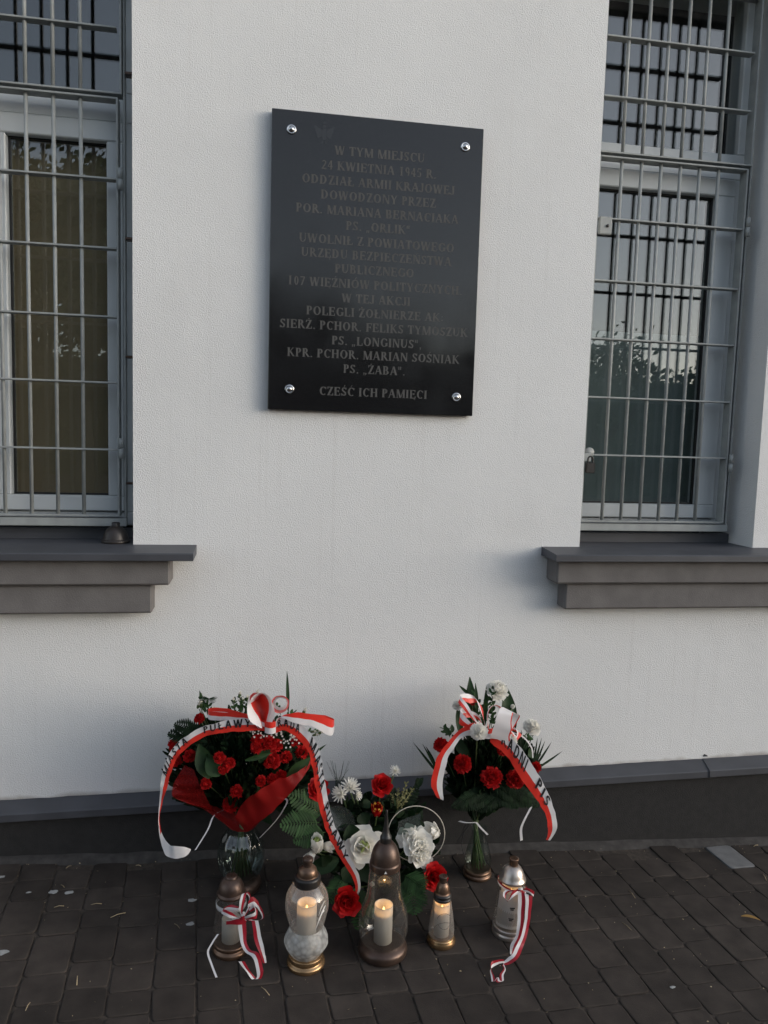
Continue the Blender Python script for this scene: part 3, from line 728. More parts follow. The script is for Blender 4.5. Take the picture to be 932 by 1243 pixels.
# small
LD, PD = lantern(535,1144,'lantern','small lit lantern with black banded bronze cap beside the red rose',
    fil([(.0245,.136),(.026,.139),(.026,.144),(.0238,.146),(.0258,.149),(.0258,.154),(.022,.158),(.0205,.161),(.0198,.170),(.0165,.182),(.011,.190)],3),
    fil([(.034,.026),(.0385,.035),(.0365,.060),(.032,.095),(.0275,.122),(.0245,.139)],4), (.0225,.028,.126),
    fil([(.037,0),(.041,.003),(.0425,.010),(.040,.019),(.034,.026),(.001,.028)],4), (M_BRONZE, M_GOLD, M_MILK), True, .018,
    finial=[(fil([(.011,.187),(.0115,.190),(.0115,.203),(.0125,.204),(.0125,.208),(.002,.208)],2), M_DARKBR)])
q = MB(); q.lathe(fil([(.0248,.1370),(.0268,.1395),(.0268,.1435),(.0244,.146),(.0266,.1495),(.0266,.1535),(.0235,.157)],2), PD, 40); q.build('band', M_BLACK, LD, PD)
def loop_print():
    mb = MB(); rr = lambda z: .0385-.00016*max(0,(z-.035)/.001)
    for (r0, zc, a0, a1) in ((.020,.086,-150,170),(.030,.050,20,160)):
        c = []
        for i in range(25):
            t_ = radians(a0+(a1-a0)*i/24); x = r0*cos(t_); z = zc+r0*1.1*sin(t_); R_ = max(.025, rr(z))+.0008
            x = max(-R_*.95, min(R_*.95, x)); c.append(PD+V((x, -sqrt(R_*R_-x*x), z)))
        mb.tube(c, .0006, 5)
    mb.build('printed_line', M_BLACK, LD, PD)
loop_print()
# with trailing ribbon, right
axE = V((.030,-.012,1)).normalized()
LE, PE = lantern(616.5,1132,'lantern','champagne capped lantern tied with a trailing red and white ribbon, far right',
    fil([(.0405,.172),(.0412,.177),(.0395,.181),(.0365,.187),(.0320,.199),(.0250,.211),(.0170,.218),(.013,.219)],3),
    fil([(.0460,.030),(.0475,.045),(.0465,.080),(.0440,.115),(.0420,.150),(.0400,.174)],4), (.031,.028,.150),
    fil([(.046,0),(.0495,.003),(.0495,.011),(.0475,.015),(.0465,.017),(.049,.020),(.049,.026),(.044,.031),(.001,.032)],3),
    (M_SILVER, M_SILVER, M_GLASS), True, .012, axis=axE, finial=[(fil([(.0125,.216),(.0130,.222),(.0130,.236),(.0145,.237),(.0145,.241),(.002,.241)],2), M_BRONZE)])
def picture_film():
    mb = MB(); rows = []
    for z in (.042,.075,.110,.148):
        R_ = .0478-.00004*max(0,(z-.045)/.001)-.00002*max(0,(z-.09)/.001); rows.append([PE+axE*z+V((R_*sin(radians(a)), -R_*cos(radians(a)), 0)) for a in range(-75,46,8)])
    mb.grid(rows); o = mb.build('printed_label', M_LABEL, LE, PE)
    t_ = MB()
    for z, xs in ((.108,(-22,-4)),(.103,(-20,-8)),(.074,(-24,-6)),(.069,(-22,-9))):
        a0, a1 = xs; R_ = .0480
        rows = [[PE+axE*(z+dz)+V((R_*sin(radians(a)), -R_*cos(radians(a))-.0004, 0)) for a in range(a0,a1+1,2)] for dz in (0,.0035)]
        t_.grid(rows)
    t_.build('printed_line', M_INK, LE, PE)
picture_film()

# ------------------------------------------------------------------ vases
def vase(px, py, name, label, prof, footp, footmat, n=48, lobes=0, lobe=0.0):
    P = ag(px, py); r = empty(name, P, label, 'vase', 'flower vases by the wall')
    q = MB(); q.lathe(footp, P, 44); q.build('foot', footmat, r, P)
    q = MB(); q.lathe(prof, P, n, lobes=lobes, lobe=lobe); q.build('glass', M_VASE, r, P)
    return r, P
V1, PV1 = vase(292,1077,'vase','round bulbous glass vase with dark foot behind the bow tied lantern',
    fil([(.040,.030),(.052,.042),(.068,.070),(.0735,.105),(.0725,.138),(.064,.166),(.052,.186),(.046,.200),(.048,.212)],5),
    fil([(.058,0),(.064,.004),(.066,.014),(.062,.028),(.050,.036),(.001,.037)],4), M_DARKBR, 80, 10, .03)
V2, PV2 = vase(579,1062,'vase','slim tapered glass vase with bronze foot at the right',
    fil([(.041,.026),(.044,.036),(.0455,.055),(.041,.085),(.033,.115),(.026,.140),(.024,.156),(.028,.172)],5),
    fil([(.045,0),(.0485,.003),(.0485,.010),(.0455,.014),(.044,.016),(.0465,.019),(.046,.025),(.040,.028),(.001,.029)],3), M_BRONZE, 48, 12, .02)

# ------------------------------------------------------------------ petals, leaves, flowers
def blade(mb, o, t0, nrm, L, W, bend=0.0, cup=0.0, prof=None, nu=6, nv=3, mt=0, jag=0.0, ruf=0.0, rnd=random, matf=None, twist=0.0):
    """one petal or leaf: leaves o along t0, bends towards nrm by `bend` radians over its length"""
    t0 = V(t0).normalized(); nrm = (V(nrm)-t0*V(nrm).dot(t0)).normalized(); side = t0.cross(nrm)
    prof = prof or (lambda u: sin(pi*(.08+.86*u))**.8)
    p = V(o); rows = []; ph = rnd.uniform(0, 6.28)
    for i in range(nu+1):
        u = i/nu; a = bend*u; t = t0*cos(a)+nrm*sin(a); n = nrm*cos(a)-t0*sin(a); row = []
        s2 = side*cos(twist*u)+n*sin(twist*u); n2 = n*cos(twist*u)-side*sin(twist*u)
        for j in range(nv):
            v = 2*j/(nv-1)-1; w = W*prof(u)
            q = p + s2*(v*w) + n2*(cup*v*v*w)
            if ruf: q += n2*(ruf*W*u*sin(v*5+ph))
            if jag and i == nu: q += t*(rnd.uniform(-1,1)*jag*L)
            row.append(q)
        rows.append(row); p = p + t*(L/nu)
    mb.grid(rows, mt, matf)
def frame_of(d):
    d = V(d).normalized(); a = d.orthogonal().normalized(); return d, a, d.cross(a)
PET = lambda u: .25+.75*min(1, u*1.35)**.8
def carnation(name, par, O, c, d, R, m, rnd, n=34):
    R *= rnd.uniform(.84,1.12); mb = MB(); d, a, b = frame_of(V(d)+V((rnd.uniform(-.3,.3),0,rnd.uniform(-.3,.3)))); o = V(c)-d*(R*.45)
    mb.lathe(fil([(.0005,-R*.35),(R*.42,-R*.15),(R*.46,.05*R),(R*.28,R*.28),(.0005,R*.36)],3), V(c), 12, 0, axis=d)
    for i in range(n):
        f = (i+.5)/n; el = radians(88-95*f**.85); q = i*2.39996+rnd.uniform(-.3,.3)
        out = (a*cos(q)+b*sin(q)); t = out*cos(el)+d*sin(el)
        blade(mb, o+out*(R*.08), t, d if f > .3 else -out, R*rnd.uniform(.85,1.05), R*.36, rnd.uniform(-.5,.25) if f > .25 else rnd.uniform(-.2,.6), rnd.uniform(-.2,.3), PET, 3, 5, 0, .13, .22, rnd)
    mb.lathe(fil([(R*.10,-R*1.35),(R*.30,-R*1.1),(R*.34,-R*.55),(R*.40,-R*.30)],3), V(c), 10, 1, axis=d)
    return mb.build(name, [m, M_STEM], par, O)
def rose(name, par, O, c, d, R, m, heart, rnd, n=22, open_=1.0):
    mb = MB(); d, a, b = frame_of(d); o = V(c)-d*(R*.55)
    for i in range(n):
        f = i/(n-1); q = i*2.39996+rnd.uniform(-.15,.15); out = a*cos(q)+b*sin(q)
        el = radians(89-64*open_*f**1.15); t = out*cos(el)+d*sin(el)
        L = R*(.98+.14*f)*rnd.uniform(.93,1.07); W = R*(.36+.32*f)
        blade(mb, o+out*(R*(.05+.20*f)), t, -out if f < .55 else out*.0-d*1.0+out*.2 if False else -out, L, W, (.75-1.75*f*open_), .22,
              lambda u: (.35+.65*min(1,u*1.7))*(1 if u < .8 else 1-1.3*(u-.8)), 6, 5, 1 if f < .13 else 0, .02, .045, rnd)
    mb.lathe(fil([(R*.06,-R*1.2),(R*.20,-R*.85),(R*.30,-R*.55),(R*.12,-R*.40)],3), V(c), 10, 2, axis=d)
    return mb.build(name, [m, heart, M_STEM], par, O)
def tulip(name, par, O, c, d, R, m, tip, rnd, n=9, spread=.25, heart=None):
    mb = MB(); d, a, b = frame_of(d); o = V(c)-d*(R*.9)
    for i in range(n):
        q = i*2*pi/n*2.02+rnd.uniform(-.1,.1); f = i/(n-1); out = a*cos(q)+b*sin(q)
        t = out*(.45+spread*f)+d
        blade(mb, o+out*(R*.12), t, -out, R*rnd.uniform(1.75,2.0), R*.52, .75-1.0*spread*f, .35, lambda u: sin(pi*(.18+.74*u))**.8, 7, 5, 0, .04, .05, rnd,
              matf=(lambda i_, j_: 1 if i_ >= 6 and 0 < j_ < 3 else 0) if tip else None)
    if heart:
        for i in range(7):
            q = i*2.4; out = a*cos(q)+b*sin(q); blade(mb, o+d*R*.7, out*.35+d, -out, R*1.05, R*.34, .5, .3, None, 4, 3, 2)
    return mb.build(name, [m, tip or m, heart or m], par, O)
def mum(name, par, O, c, d, R, rnd, n=46):
    mb = MB(); d, a, b = frame_of(d); o = V(c)-d*(R*.5)
    for i in range(n):
        f = (i+.5)/n; q = i*2.39996; out = a*cos(q)+b*sin(q); el = radians(86-72*f)
        blade(mb, o+out*R*.06, out*cos(el)+d*sin(el), d, R*(.95+.2*f), R*.10, rnd.uniform(-.25,.35), .5, lambda u: .5+.6*sin(pi*min(.95,u)), 4, 3, 0, .02, 0, rnd)
    return mb.build(name, [M_WHITEF], par, O)
def bud(name, par, O, c, d, R, rnd): # small half-open white bud with green calyx
    mb = MB(); d, a, b = frame_of(d)
    for i in range(9):
        q = i*2.4; out = a*cos(q)+b*sin(q); blade(mb, V(c)-d*R, out*.35+d, -out, R*1.9, R*.55, .3, .3, None, 4, 3, 0, .08, .1, rnd)
    mb.lathe(fil([(R*.10,-R*2.2),(R*.45,-R*1.6),(R*.52,-R*.5),(R*.42,-R*.1)],3), V(c), 10, 1, axis=d)
    return mb.build(name, [M_WHITEF, M_STEM], par, O)
def leaf(mb, p0, p1, W, up=(0,-.3,1), bend=.5, fold=.35, mt=0, nu=9, prof=None, twist=0.0):
    p0, p1 = V(p0), V(p1); d = p1-p0; L = d.length; t = d.normalized(); n = V(up); n = (n-t*n.dot(t)).normalized()
    t0 = t*cos(bend/2)-n*sin(-bend/2)*1.0
    blade(mb, p0, t0, -n, L*1.02, W, bend, -fold, prof or (lambda u: sin(pi*(.05+.93*u))**.9*(1.15-.45*u)), nu, 5, mt, twist=twist)
def fern(mb, p0, p1, W, up=(0,-1,.6), sag=.06, n=15, mt=0, rnd=random):
    p0, p1 = V(p0), V(p1); t = (p1-p0).normalized(); upv = V(up); nn = (upv-t*upv.dot(t)).normalized(); side = t.cross(nn); L = (p1-p0).length
    pts = [p0.lerp(p1, i/n)+nn*(sag*4*(i/n)*(1-i/n)) for i in range(n+1)]
    mb.tube(pts, [.0016*(1-.7*i/n) for i in range(n+1)], 5, mt)
    for i in range(1, n+1):
        u = i/n; w = W*sin(pi*(.22+.74*u))**.8*rnd.uniform(.9,1.08)
        for s in (-1,1):
            blade(mb, pts[i], side*s+t*.55, nn, w, L/n*.46, rnd.uniform(-.5,.1), -.3, None, 4, 3, mt)
def rnd_leaf(mb, p, d, L, W, rnd, mt=0):
    d = V(d).normalized(); u = V((rnd.uniform(-1,1),rnd.uniform(-1,0),rnd.uniform(-.2,1)))
    blade(mb, p, d, u, L, W, rnd.uniform(-.5,.5), rnd.uniform(-.4,0), None, 4, 3, mt)
def sprig(mb, p0, p1, n, L, W, rnd, mt=0, stemr=.0012):
    p0, p1 = V(p0), V(p1); t = (p1-p0).normalized(); mb.tube([p0, p0.lerp(p1,.5)+V((0,-.004,.002)), p1], stemr, 5, mt)
    for i in range(n):
        u = .15+.85*i/max(1, n-1); p = p0.lerp(p1, u); a = t.orthogonal().normalized(); b = t.cross(a); q = i*2.4+rnd.uniform(-.4,.4)
        rnd_leaf(mb, p, t*.8+(a*cos(q)+b*sin(q)), L*rnd.uniform(.75,1.1), W, rnd, mt)

# ------------------------------------------------------------------ satin ribbons
class Ribbon:
    """band between two edges given as (ax, ay, bx, by, depth): a = white edge, b = red edge, in pixels of the frame"""
    def __init__(s, rows, n=10, world=False):
        A = [at(r[0], r[1], r[4]) for r in rows] if not world else [V(r[0]) for r in rows]
        B = [at(r[2], r[3], r[5] if len(r) > 5 else r[4]) for r in rows] if not world else [V(r[1]) for r in rows]
        s.A, s.B = crom(A, n), crom(B, n)
        for i in range(len(s.A)):
            wv = (s.A[i]-s.B[i]); k = min(1.0, wv.length/.03)*.0032
            s.A[i] += V((noise.noise(s.A[i]*38), 1.6*noise.noise(s.A[i]*30+V((9,0,0))), noise.noise(s.A[i]*38+V((0,7,0)))))*k
            s.B[i] += V((noise.noise(s.B[i]*38+V((5,5,0))), 1.6*noise.noise(s.B[i]*30+V((2,0,3))), noise.noise(s.B[i]*38+V((0,2,8)))))*k
        s.C = [(a+b)/2 for a, b in zip(s.A, s.B)]; s.S = [0]
        for i in range(1, len(s.C)): s.S.append(s.S[-1]+(s.C[i]-s.C[i-1]).length)
    def mesh(s, mb, split=.5, m=(0,1), tip=0):
        cols = [0, split*.5, split, (1+split)/2, 1]
        mb.grid([[a.lerp(b, c) for c in cols] for a, b in zip(s.A, s.B)], matf=lambda i, j: m[0] if j < 2 or i < tip else m[1])
    def at(s, d, v):
        d = max(0, min(s.S[-1]-1e-6, d)); i = 0
        lo, hi = 0, len(s.S)-1
        while hi-lo > 1:
            m_ = (lo+hi)//2
            if s.S[m_] <= d: lo = m_
            else: hi = m_
        i = lo; f = (d-s.S[i])/max(1e-9, s.S[i+1]-s.S[i])
        a = s.A[i].lerp(s.A[i+1], f); b = s.B[i].lerp(s.B[i+1], f)
        t = (s.C[i+1]-s.C[i]).normalized(); n = t.cross(a-b).normalized()
        if n.dot(EYE-a) < 0: n = -n
        return b.lerp(a, v)+n*.0018
    def near(s, px, py):
        best = None
        for i, c in enumerate(s.C):
            d = c-EYE; D = d.dot(CF); x = IW/2+FPX*d.dot(CR)/D; y = IH/2-FPX*d.dot(CU)/D
            e = (x-px)**2+(y-py)**2
            if best is None or e < best[0]: best = (e, s.S[i])
        return best[1]
    def text(s, mb, word, p0, p1, v0=.34, v1=.99, T=.17):
        a, b = s.near(*p0), s.near(*p1); W_ = text_width(word, .12); k = (b-a)/W_; x = 0
        for c in word:
            polys, adv = glyph(c, T, T, False)
            for pg in polys: mb.add([s.at(a+(x+q)*k, v0+(v1-v0)*r) for q, r in pg], [tuple(range(len(pg)))], 0, False)
            x += adv+.12
def c1(x, y): return 180+x/3.329, 800+y/3.33
def c2(x, y): return 440+x/3.585, 800+y/3.585
def edges(conv, A, B, Y):
    n = len(A); out = []
    for i in range(n):
        y = Y[0]+(Y[1]-Y[0])*i/(n-1) if len(Y) == 2 else Y[i]
        out.append((*conv(*A[i]), *conv(*B[i]), y))
    return out
def ring(mb, cx, cy, Y, pts, w_up, wd, m=(0,1)):
    """bow loop: closed-ish band; pts are (px,py,Y) of the centre line; w_up = px offset of white edge, wd likewise for red"""
    A = [at(x+w_up[0], y+w_up[1], d) for x, y, d in pts]; B = [at(x+wd[0], y+wd[1], d) for x, y, d in pts]
    rb = Ribbon([(a, b) for a, b in zip(A, B)], 8, True); rb.mesh(mb, .5, m); return rb

# ---- left bouquet
def bouquet_left():
    rnd = random.Random(11)
    base = at(293, 1004, -.235)
    r = empty('bouquet', base, 'larger left bouquet of small red carnations in red organza', 'bouquet', 'bouquets leaning on the wall'); O = base
    heads = [(100,345),(165,390),(110,410),(285,398),(325,420),(300,445),(230,505),(355,535),(330,590),(440,325),(438,358),(490,338),(522,348),(497,408),(557,395),(622,376),(500,485),(537,470),(455,492),(327,253),(380,242),(205,237),(492,255),(468,345),(598,330),(690,505)]
    big = {13:1.35, 11:1.25, 15:1.15, 8:1.2, 10:1.1, 25:1.1}
    stems = MB(); tie = at(293, 990, -.235); pts = []
    for i, h in enumerate(heads):
        x, y = c1(*h); dx, dy = (x-293)/95, (y-925)/75
        Y = -.40+.17*min(1, dx*dx+dy*dy*.8)+rnd.uniform(-.02,.02)
        if h[1] < 260: Y = -.27
        if i == 25: Y = -.31
        c = at(x, y, Y); d = (c-at(293,975,-.20)).normalized()*.8+V((0,-.9,.25)); pts.append((c, d))
        carnation('carnation', r, O, c, d, .0175*big.get(i, 1), M_CARN, rnd, 28)
        dd = d.normalized(); stems.tube(crom([tie+V((rnd.uniform(-.012,.012),rnd.uniform(-.012,.012),0)), tie.lerp(c,.5)+V((0,.03,-.01)), c-dd*.022],5), .0016, 5)
    for (h, R) in (((212,175),.011),((222,160),.008),((370,138),.008),((400,152),.007),((345,163),.007),((440,133),.009),((632,206),.010),((265,206),.013),((214,213),.007),((205,182),.009),((382,160),.006)):
        x, y = c1(*h); c = at(x, y, -.22); bud('white_bud', r, O, c, V((rnd.uniform(-.4,.4),-.4,1)), R, rnd)
        stems.tube(crom([tie, tie.lerp(c,.55)+V((0,.03,0)), c-V((0,0,R*1.8))],5), .0014, 5)
    for h in ((672,292),(690,288),(680,305),(700,296)):
        c = at(*c1(*h), -.27); bud('white_bud', r, O, c, V((.9,-.3,.3)), .007, rnd)
    for k in range(26):                                       # stems running down into the vase
        a = k*2.4; rr = .012*sqrt(k/26); q = tie+V((rr*cos(a), rr*sin(a), 0)); b_ = PV1+V((.036*cos(a+2.6)*sqrt(k/26), .036*sin(a+2.6)*sqrt(k/26), .045+.01*rnd.random()))
        stems.tube([q+V((0,0,.02)), q.lerp(b_,.5), b_], .0021, 5)
    stems.build('stems', M_STEM, r, O)
    fo = MB()
    for i in range(1000):                                      # dark filler greenery
        a = rnd.uniform(0, 2*pi); q = sqrt(rnd.random()); x = 293+84*q*cos(a); y = 932+58*q*sin(a)
        Y = -.36+.16*q*q+rnd.uniform(0,.12); p = at(x, y, Y); d = (p-at(293,990,-.2)).normalized()+V((rnd.uniform(-.5,.5),rnd.uniform(-.7,.1),rnd.uniform(-.2,.6)))
        rnd_leaf(fo, p, d, rnd.uniform(.03,.055), rnd.uniform(.004,.010), rnd)
    for i in range(46):
        a = rnd.uniform(pi*.95, 2.05*pi); x = 293+rnd.uniform(60,88)*cos(a); y = 925+rnd.uniform(38,58)*sin(a); e = at(x, y, rnd.uniform(-.34,-.2))
        sprig(fo, tie.lerp(e,.55), e, 9, .026, .006, rnd)
    for i in range(170):                                      # fill the heart of the bunch down to the tie
        u = rnd.random(); x = 293+(8+58*u)*rnd.uniform(-1,1); y = 990-70*u; p = at(x, y, -.30+rnd.uniform(-.04,.08))
        rnd_leaf(fo, p, V((rnd.uniform(-.6,.6),rnd.uniform(-.6,.1),1)), .05, .008, rnd)
    for i in range(260):
        a = rnd.uniform(0, 2*pi); q = sqrt(rnd.random()); x = 298+72*q*cos(a); y = 936+48*q*sin(a); p = at(x, y, -.17-.03*(y-900)/80)
        rnd_leaf(fo, p, V((rnd.uniform(-1,1),rnd.uniform(-.3,.3),rnd.uniform(-.3,1))), .075, .019, rnd)
    fo.build('foliage', M_DLEAF, r, O)
    def bl(name, a, b, W, Ya, Yb, m=M_BLEAF, bend=.4, up=(0,-1,.2), fold=.3):
        q = MB(); leaf(q, at(*c1(*a), Ya), at(*c1(*b), Yb), W, up, bend, fold); return q.build(name, m, r, O)
    bl('broad_leaf', (250,480), (205,345), .030, -.36, -.33)
    bl('broad_leaf', (290,470), (235,400), .026, -.385, -.36)
    bl('broad_leaf', (560,480), (655,398), .020, -.38, -.36)
    bl('broad_leaf', (565,215), (560,50), .006, -.19, -.15, bend=.2)
    bl('broad_leaf', (230,215), (207,128), .008, -.20, -.18)
    bl('broad_leaf', (640,400), (718,345), .005, -.34, -.33)
    bl('broad_leaf', (390,410), (500,378), .008, -.41, -.40)
    bl('broad_leaf', (480,330), (450,420), .020, -.37, -.38)
    for (a, b, W) in (((215,330),(85,300),.045),((220,310),(110,262),.04),((240,190),(245,160),.03)):
        q = MB(); fern(q, at(*c1(*a), -.26), at(*c1(*b), -.24), W, (0,-.5,1), .01, 13, rnd=rnd); q.build('palm_frond', M_DLEAF, r, O)
    sp = MB()
    for (a, b) in (((240,225),(215,150)),((250,230),(240,180)),((375,215),(370,150)),((395,215),(402,165)),((350,210),(345,170)),((360,215),(385,165)),((405,200),(415,170)),((640,290),(690,300)),((535,225),(520,190)),((560,230),(590,215))):
        sp = MB(); sprig(sp, at(*c1(*a), -.23), at(*c1(*b), -.21), 8, .016, .005, rnd); sp.build('sprig', M_LEAF, r, O)
    gy = MB()                                                # baby's breath
    for i in range(90):
        cx, cy, s = rnd.choice(((455,300,34),(570,330,34),(530,300,30),(600,300,25),(440,285,25)))
        p = at(*c1(cx+rnd.gauss(0,s*.6), cy+rnd.gauss(0,s*.6)), -.385+rnd.uniform(-.01,.02)); d, a, b = frame_of((rnd.uniform(-.5,.5),-1,.6))
        for k in range(5):
            q = k*1.257; blade(gy, p, (a*cos(q)+b*sin(q))+d*.4, d, .0034, .0016, .2, 0, None, 2, 3, 0)
    gy.build('gypsophila', M_WHITEF, r, O)
    # organza wrap: a flared collar of sheer cloth with a folded, hanging front
    def sheet(name, top, bot, n=24, k=7, amp=.010, m=None):
        T = crom([at(*c1(x, y), Y) for x, y, Y in top], n); B = crom([at(*c1(x, y), Y) for x, y, Y in bot], n); L_ = min(len(T), len(B)); mb = MB(); rows = []
        for i in range(L_):
            row = []
            for j in range(k+1):
                u = j/k; p = T[int(i*(len(T)-1)/(L_-1))].lerp(B[int(i*(len(B)-1)/(L_-1))], u)
                row.append(p+V((0, amp*(noise.noise(p*14)*1.5+.22*sin(i*.41+u*2.0)*(1-u*.6)), amp*.5*noise.noise(p*31+V((3,0,0))))))
            rows.append(row)
        mb.grid(rows); return mb.build(name, m or M_ORG, r, O)
    sheet('organza_wrap', [(668,372,-.33),(640,425,-.37),(585,462,-.41),(500,500,-.43),(405,560,-.42),(350,640,-.37)], [(672,385,-.33),(648,445,-.37),(600,505,-.41),(530,590,-.41),(440,665,-.39),(395,706,-.35)])
    sheet('organza_wrap', [(148,430,-.32),(105,500,-.33),(102,560,-.33),(190,585,-.31)], [(185,455,-.33),(215,520,-.34),(255,600,-.32),(300,640,-.28)], m=M_ORGS)
    sheet('organza_wrap', [(190,585,-.32),(270,620,-.33),(340,655,-.35)], [(300,640,-.27),(340,690,-.28),(395,706,-.33)], 14, 5, .005)
    sheet('organza_wrap', [(215,600,-.22),(300,560,-.19),(480,540,-.19),(640,450,-.23)], [(300,660,-.22),(340,690,-.22),(390,700,-.22),(420,690,-.22)], 14, 6, .006)
    # thin white curling ties
    ti = MB()
    for pts in ([(330,600,-.30),(268,630,-.31),(240,690,-.33),(190,772,-.36)],[(520,560,-.32),(560,570,-.33),(545,610,-.34),(510,660,-.34),(450,723,-.33)]):
        c = crom([at(*c1(x, y), Y) for x, y, Y in pts], 8); ti = MB(); ti.grid([[p-V((.0028,0,.001)), p+V((.0028,.001,.001))] for p in c]); ti.build('curling_tie', M_RWHITE, r, O)
    # ---- printed ribbon
    kn = at(*c1(490,275), -.42)
    R = empty('ribbon', kn, 'white and red satin ribbon bow with longest lettered tails over the left bouquet', 'ribbon', 'white and red ribbons on the flowers and lanterns')
    yl = [-.36,-.38,-.385,-.375,-.365,-.365,-.37,-.375,-.385,-.395,-.40,-.405,-.41,-.42,-.425,-.425]
    A = [(172,772),(150,800),(110,807),(72,793),(52,745),(42,690),(40,640),(45,560),(50,500),(65,425),(97,362),(142,318),(200,282),(262,262),(330,248),(400,238),(480,262)]
    B = [(171,768),(140,757),(105,757),(84,752),(60,715),(47,672),(46,630),(60,570),(74,525),(90,462),(118,402),(158,357),(206,326),(266,304),(332,294),(400,289),(480,290)]
    left = Ribbon(edges(c1, A, B, yl+[-.425]), 10)
    mb = MB(); left.mesh(mb, tip=44); mb.build('tail', [M_RWHITE, M_RRED], R, kn)
    A = [(500,262),(530,240),(575,245),(615,265),(660,308),(692,372),(706,440),(714,500),(724,560),(741,640),(765,700),(800,770),(832,830),(853,885),(857,925),(848,957)]
    B = [(512,300),(540,287),(572,296),(610,326),(643,370),(660,430),(670,500),(683,560),(697,620),(716,685),(740,742),(774,802),(810,855),(832,900),(837,928),(835,950)]
    right = Ribbon(edges(c1, A, B, [-.425,-.425,-.43,-.435,-.44,-.445,-.45,-.455,-.46,-.465,-.47,-.48,-.49,-.50,-.505,-.50]), 10)
    mb = MB(); right.mesh(mb); mb.build('tail', [M_RWHITE, M_RRED], R, kn)
    for rb_, wd, p, q in ((left,'MIASTA',(58,470),(160,330)),(left,'PUŁAWY',(222,292),(415,262)),(right,'RADA',(517,262),(618,292)),(right,'MIASTA',(665,335),(692,535)),(right,'PUŁAWY',(708,600),(812,805))):
        tx = MB(); rb_.text(tx, wd, c1(*p), c1(*q)); tx.build('lettering', M_INK, R, kn)
    bw = MB()
    # upright loops
    lp = Ribbon([(*c1(462,262),*c1(470,272),-.43,-.42),(*c1(402,215),*c1(440,215),-.435,-.425),(*c1(400,170),*c1(415,175),-.43,-.42),(*c1(428,137),*c1(440,142),-.41,-.39),(*c1(470,150),*c1(470,160),-.37,-.35),(*c1(505,190),*c1(485,195),-.35,-.34),(*c1(508,235),*c1(485,235),-.37,-.36),(*c1(480,275),*c1(468,270),-.41,-.40)], 8)
    bw2 = MB()
    wide = []
    for i in range(15):                                       # teardrop loop, seen into its red lining
        t_ = i/14; a = 2*pi*t_
        x = 457+44*sin(a)*(sin(a/2)**.6 if a > 0 else 0); y = 272-136*sin(a/2)**1.0*.5*(1-cos(a))**.35 if False else 204+68*cos(a)
        wide.append((x, y))
    Aw, Bw = [], []
    for i in range(25):
        a = 2*pi*i/24; s_ = sin(a); c_ = cos(a); taper = .55+.45*(1-c_)/2+.12*(1-abs(c_))
        f_ = at(*c1(454+53*s_*taper, 207+72*c_), -.445+.01*c_); b_ = at(*c1(462+27*s_*taper, 214+70*c_*.95), -.375+.005*c_)
        Aw.append(f_); Bw.append(b_)
    lr = Ribbon([(a, b) for a, b in zip(Aw, Bw)], 4, True); lr.mesh(bw2, .55); bw2.build('bow_loop', [M_RWHITE, M_RRED], R, kn)
    bw3 = MB(); cap_ = []
    # lining closing the back of that loop (ribbon turned over on itself)
    prof_ = [(136,424,425,440,456,457),(150,408,411,440,474,483),(175,401,413,447,486,500),(205,399,426,455,487,509),(232,402,444,462,481,509),(255,415,454,466,476,500),(280,455,460,468,474,490)]
    cols = [crom([at(*c1(p[1+q], p[0]), (-.45,-.435,-.385,-.43,-.44)[q]) for p in prof_], 5) for q in range(5)]
    rows = [[cols[q][i] for q in range(5)] for i in range(len(cols[0]))]
    bw3.grid(rows, matf=lambda i, j: 1 if j in (1,2) else 0); bw3.build('bow_loop', [M_RWHITE, M_RRED], R, kn)
    bw4 = MB(); Aw, Bw = [], []
    for i in range(23):
        a = 2*pi*i/22; Aw.append(at(*c1(536+23*sin(a), 176+20*cos(a)), -.36)); Bw.append(at(*c1(531+37*sin(a), 182+37*cos(a)), -.42))
    lr = Ribbon([(a, b) for a, b in zip(Aw, Bw)], 4, True); lr.mesh(bw4, .5); bw4.build('bow_loop', [M_RWHITE, M_RRED], R, kn)
    # side loops lying left and right
    sl = Ribbon([(*c1(480,285),*c1(480,250),-.42),(*c1(410,262),*c1(415,226),-.40),(*c1(340,250),*c1(340,218),-.385),(*c1(270,250),*c1(268,212),-.37),(*c1(243,238),*c1(243,205),-.35),(*c1(252,228),*c1(262,196),-.325),(*c1(330,235),*c1(335,205),-.32),(*c1(450,262),*c1(450,240),-.36)], 8)
    q = MB(); sl.mesh(q); q.build('bow_loop', [M_RWHITE, M_RRED], R, kn)
    sr = Ribbon([(*c1(512,280),*c1(500,262),-.42),(*c1(524,238),*c1(552,228),-.44),(*c1(600,262),*c1(600,219),-.45),(*c1(660,272),*c1(670,224),-.445),(*c1(725,306),*c1(728,240),-.43),(*c1(747,300),*c1(748,245),-.41),(*c1(743,272),*c1(744,240),-.385),(*c1(690,255),*c1(690,224),-.375),(*c1(610,244),*c1(610,220),-.385),(*c1(552,240),*c1(552,225),-.40),(*c1(515,270),*c1(518,250),-.41)], 8)
    q = MB(); sr.mesh(q); q.build('bow_loop', [M_RWHITE, M_RRED], R, kn)
    q = MB(); q.grid([[at(*c1(470+j*15, 250+i*12+6*sin(j)), -.43-.012*sin(pi*j/3)) for j in range(4)] for i in range(5)], matf=lambda i, j: 1 if i < 2 else 0); q.build('knot', [M_RWHITE, M_RRED], R, kn)
bouquet_left()

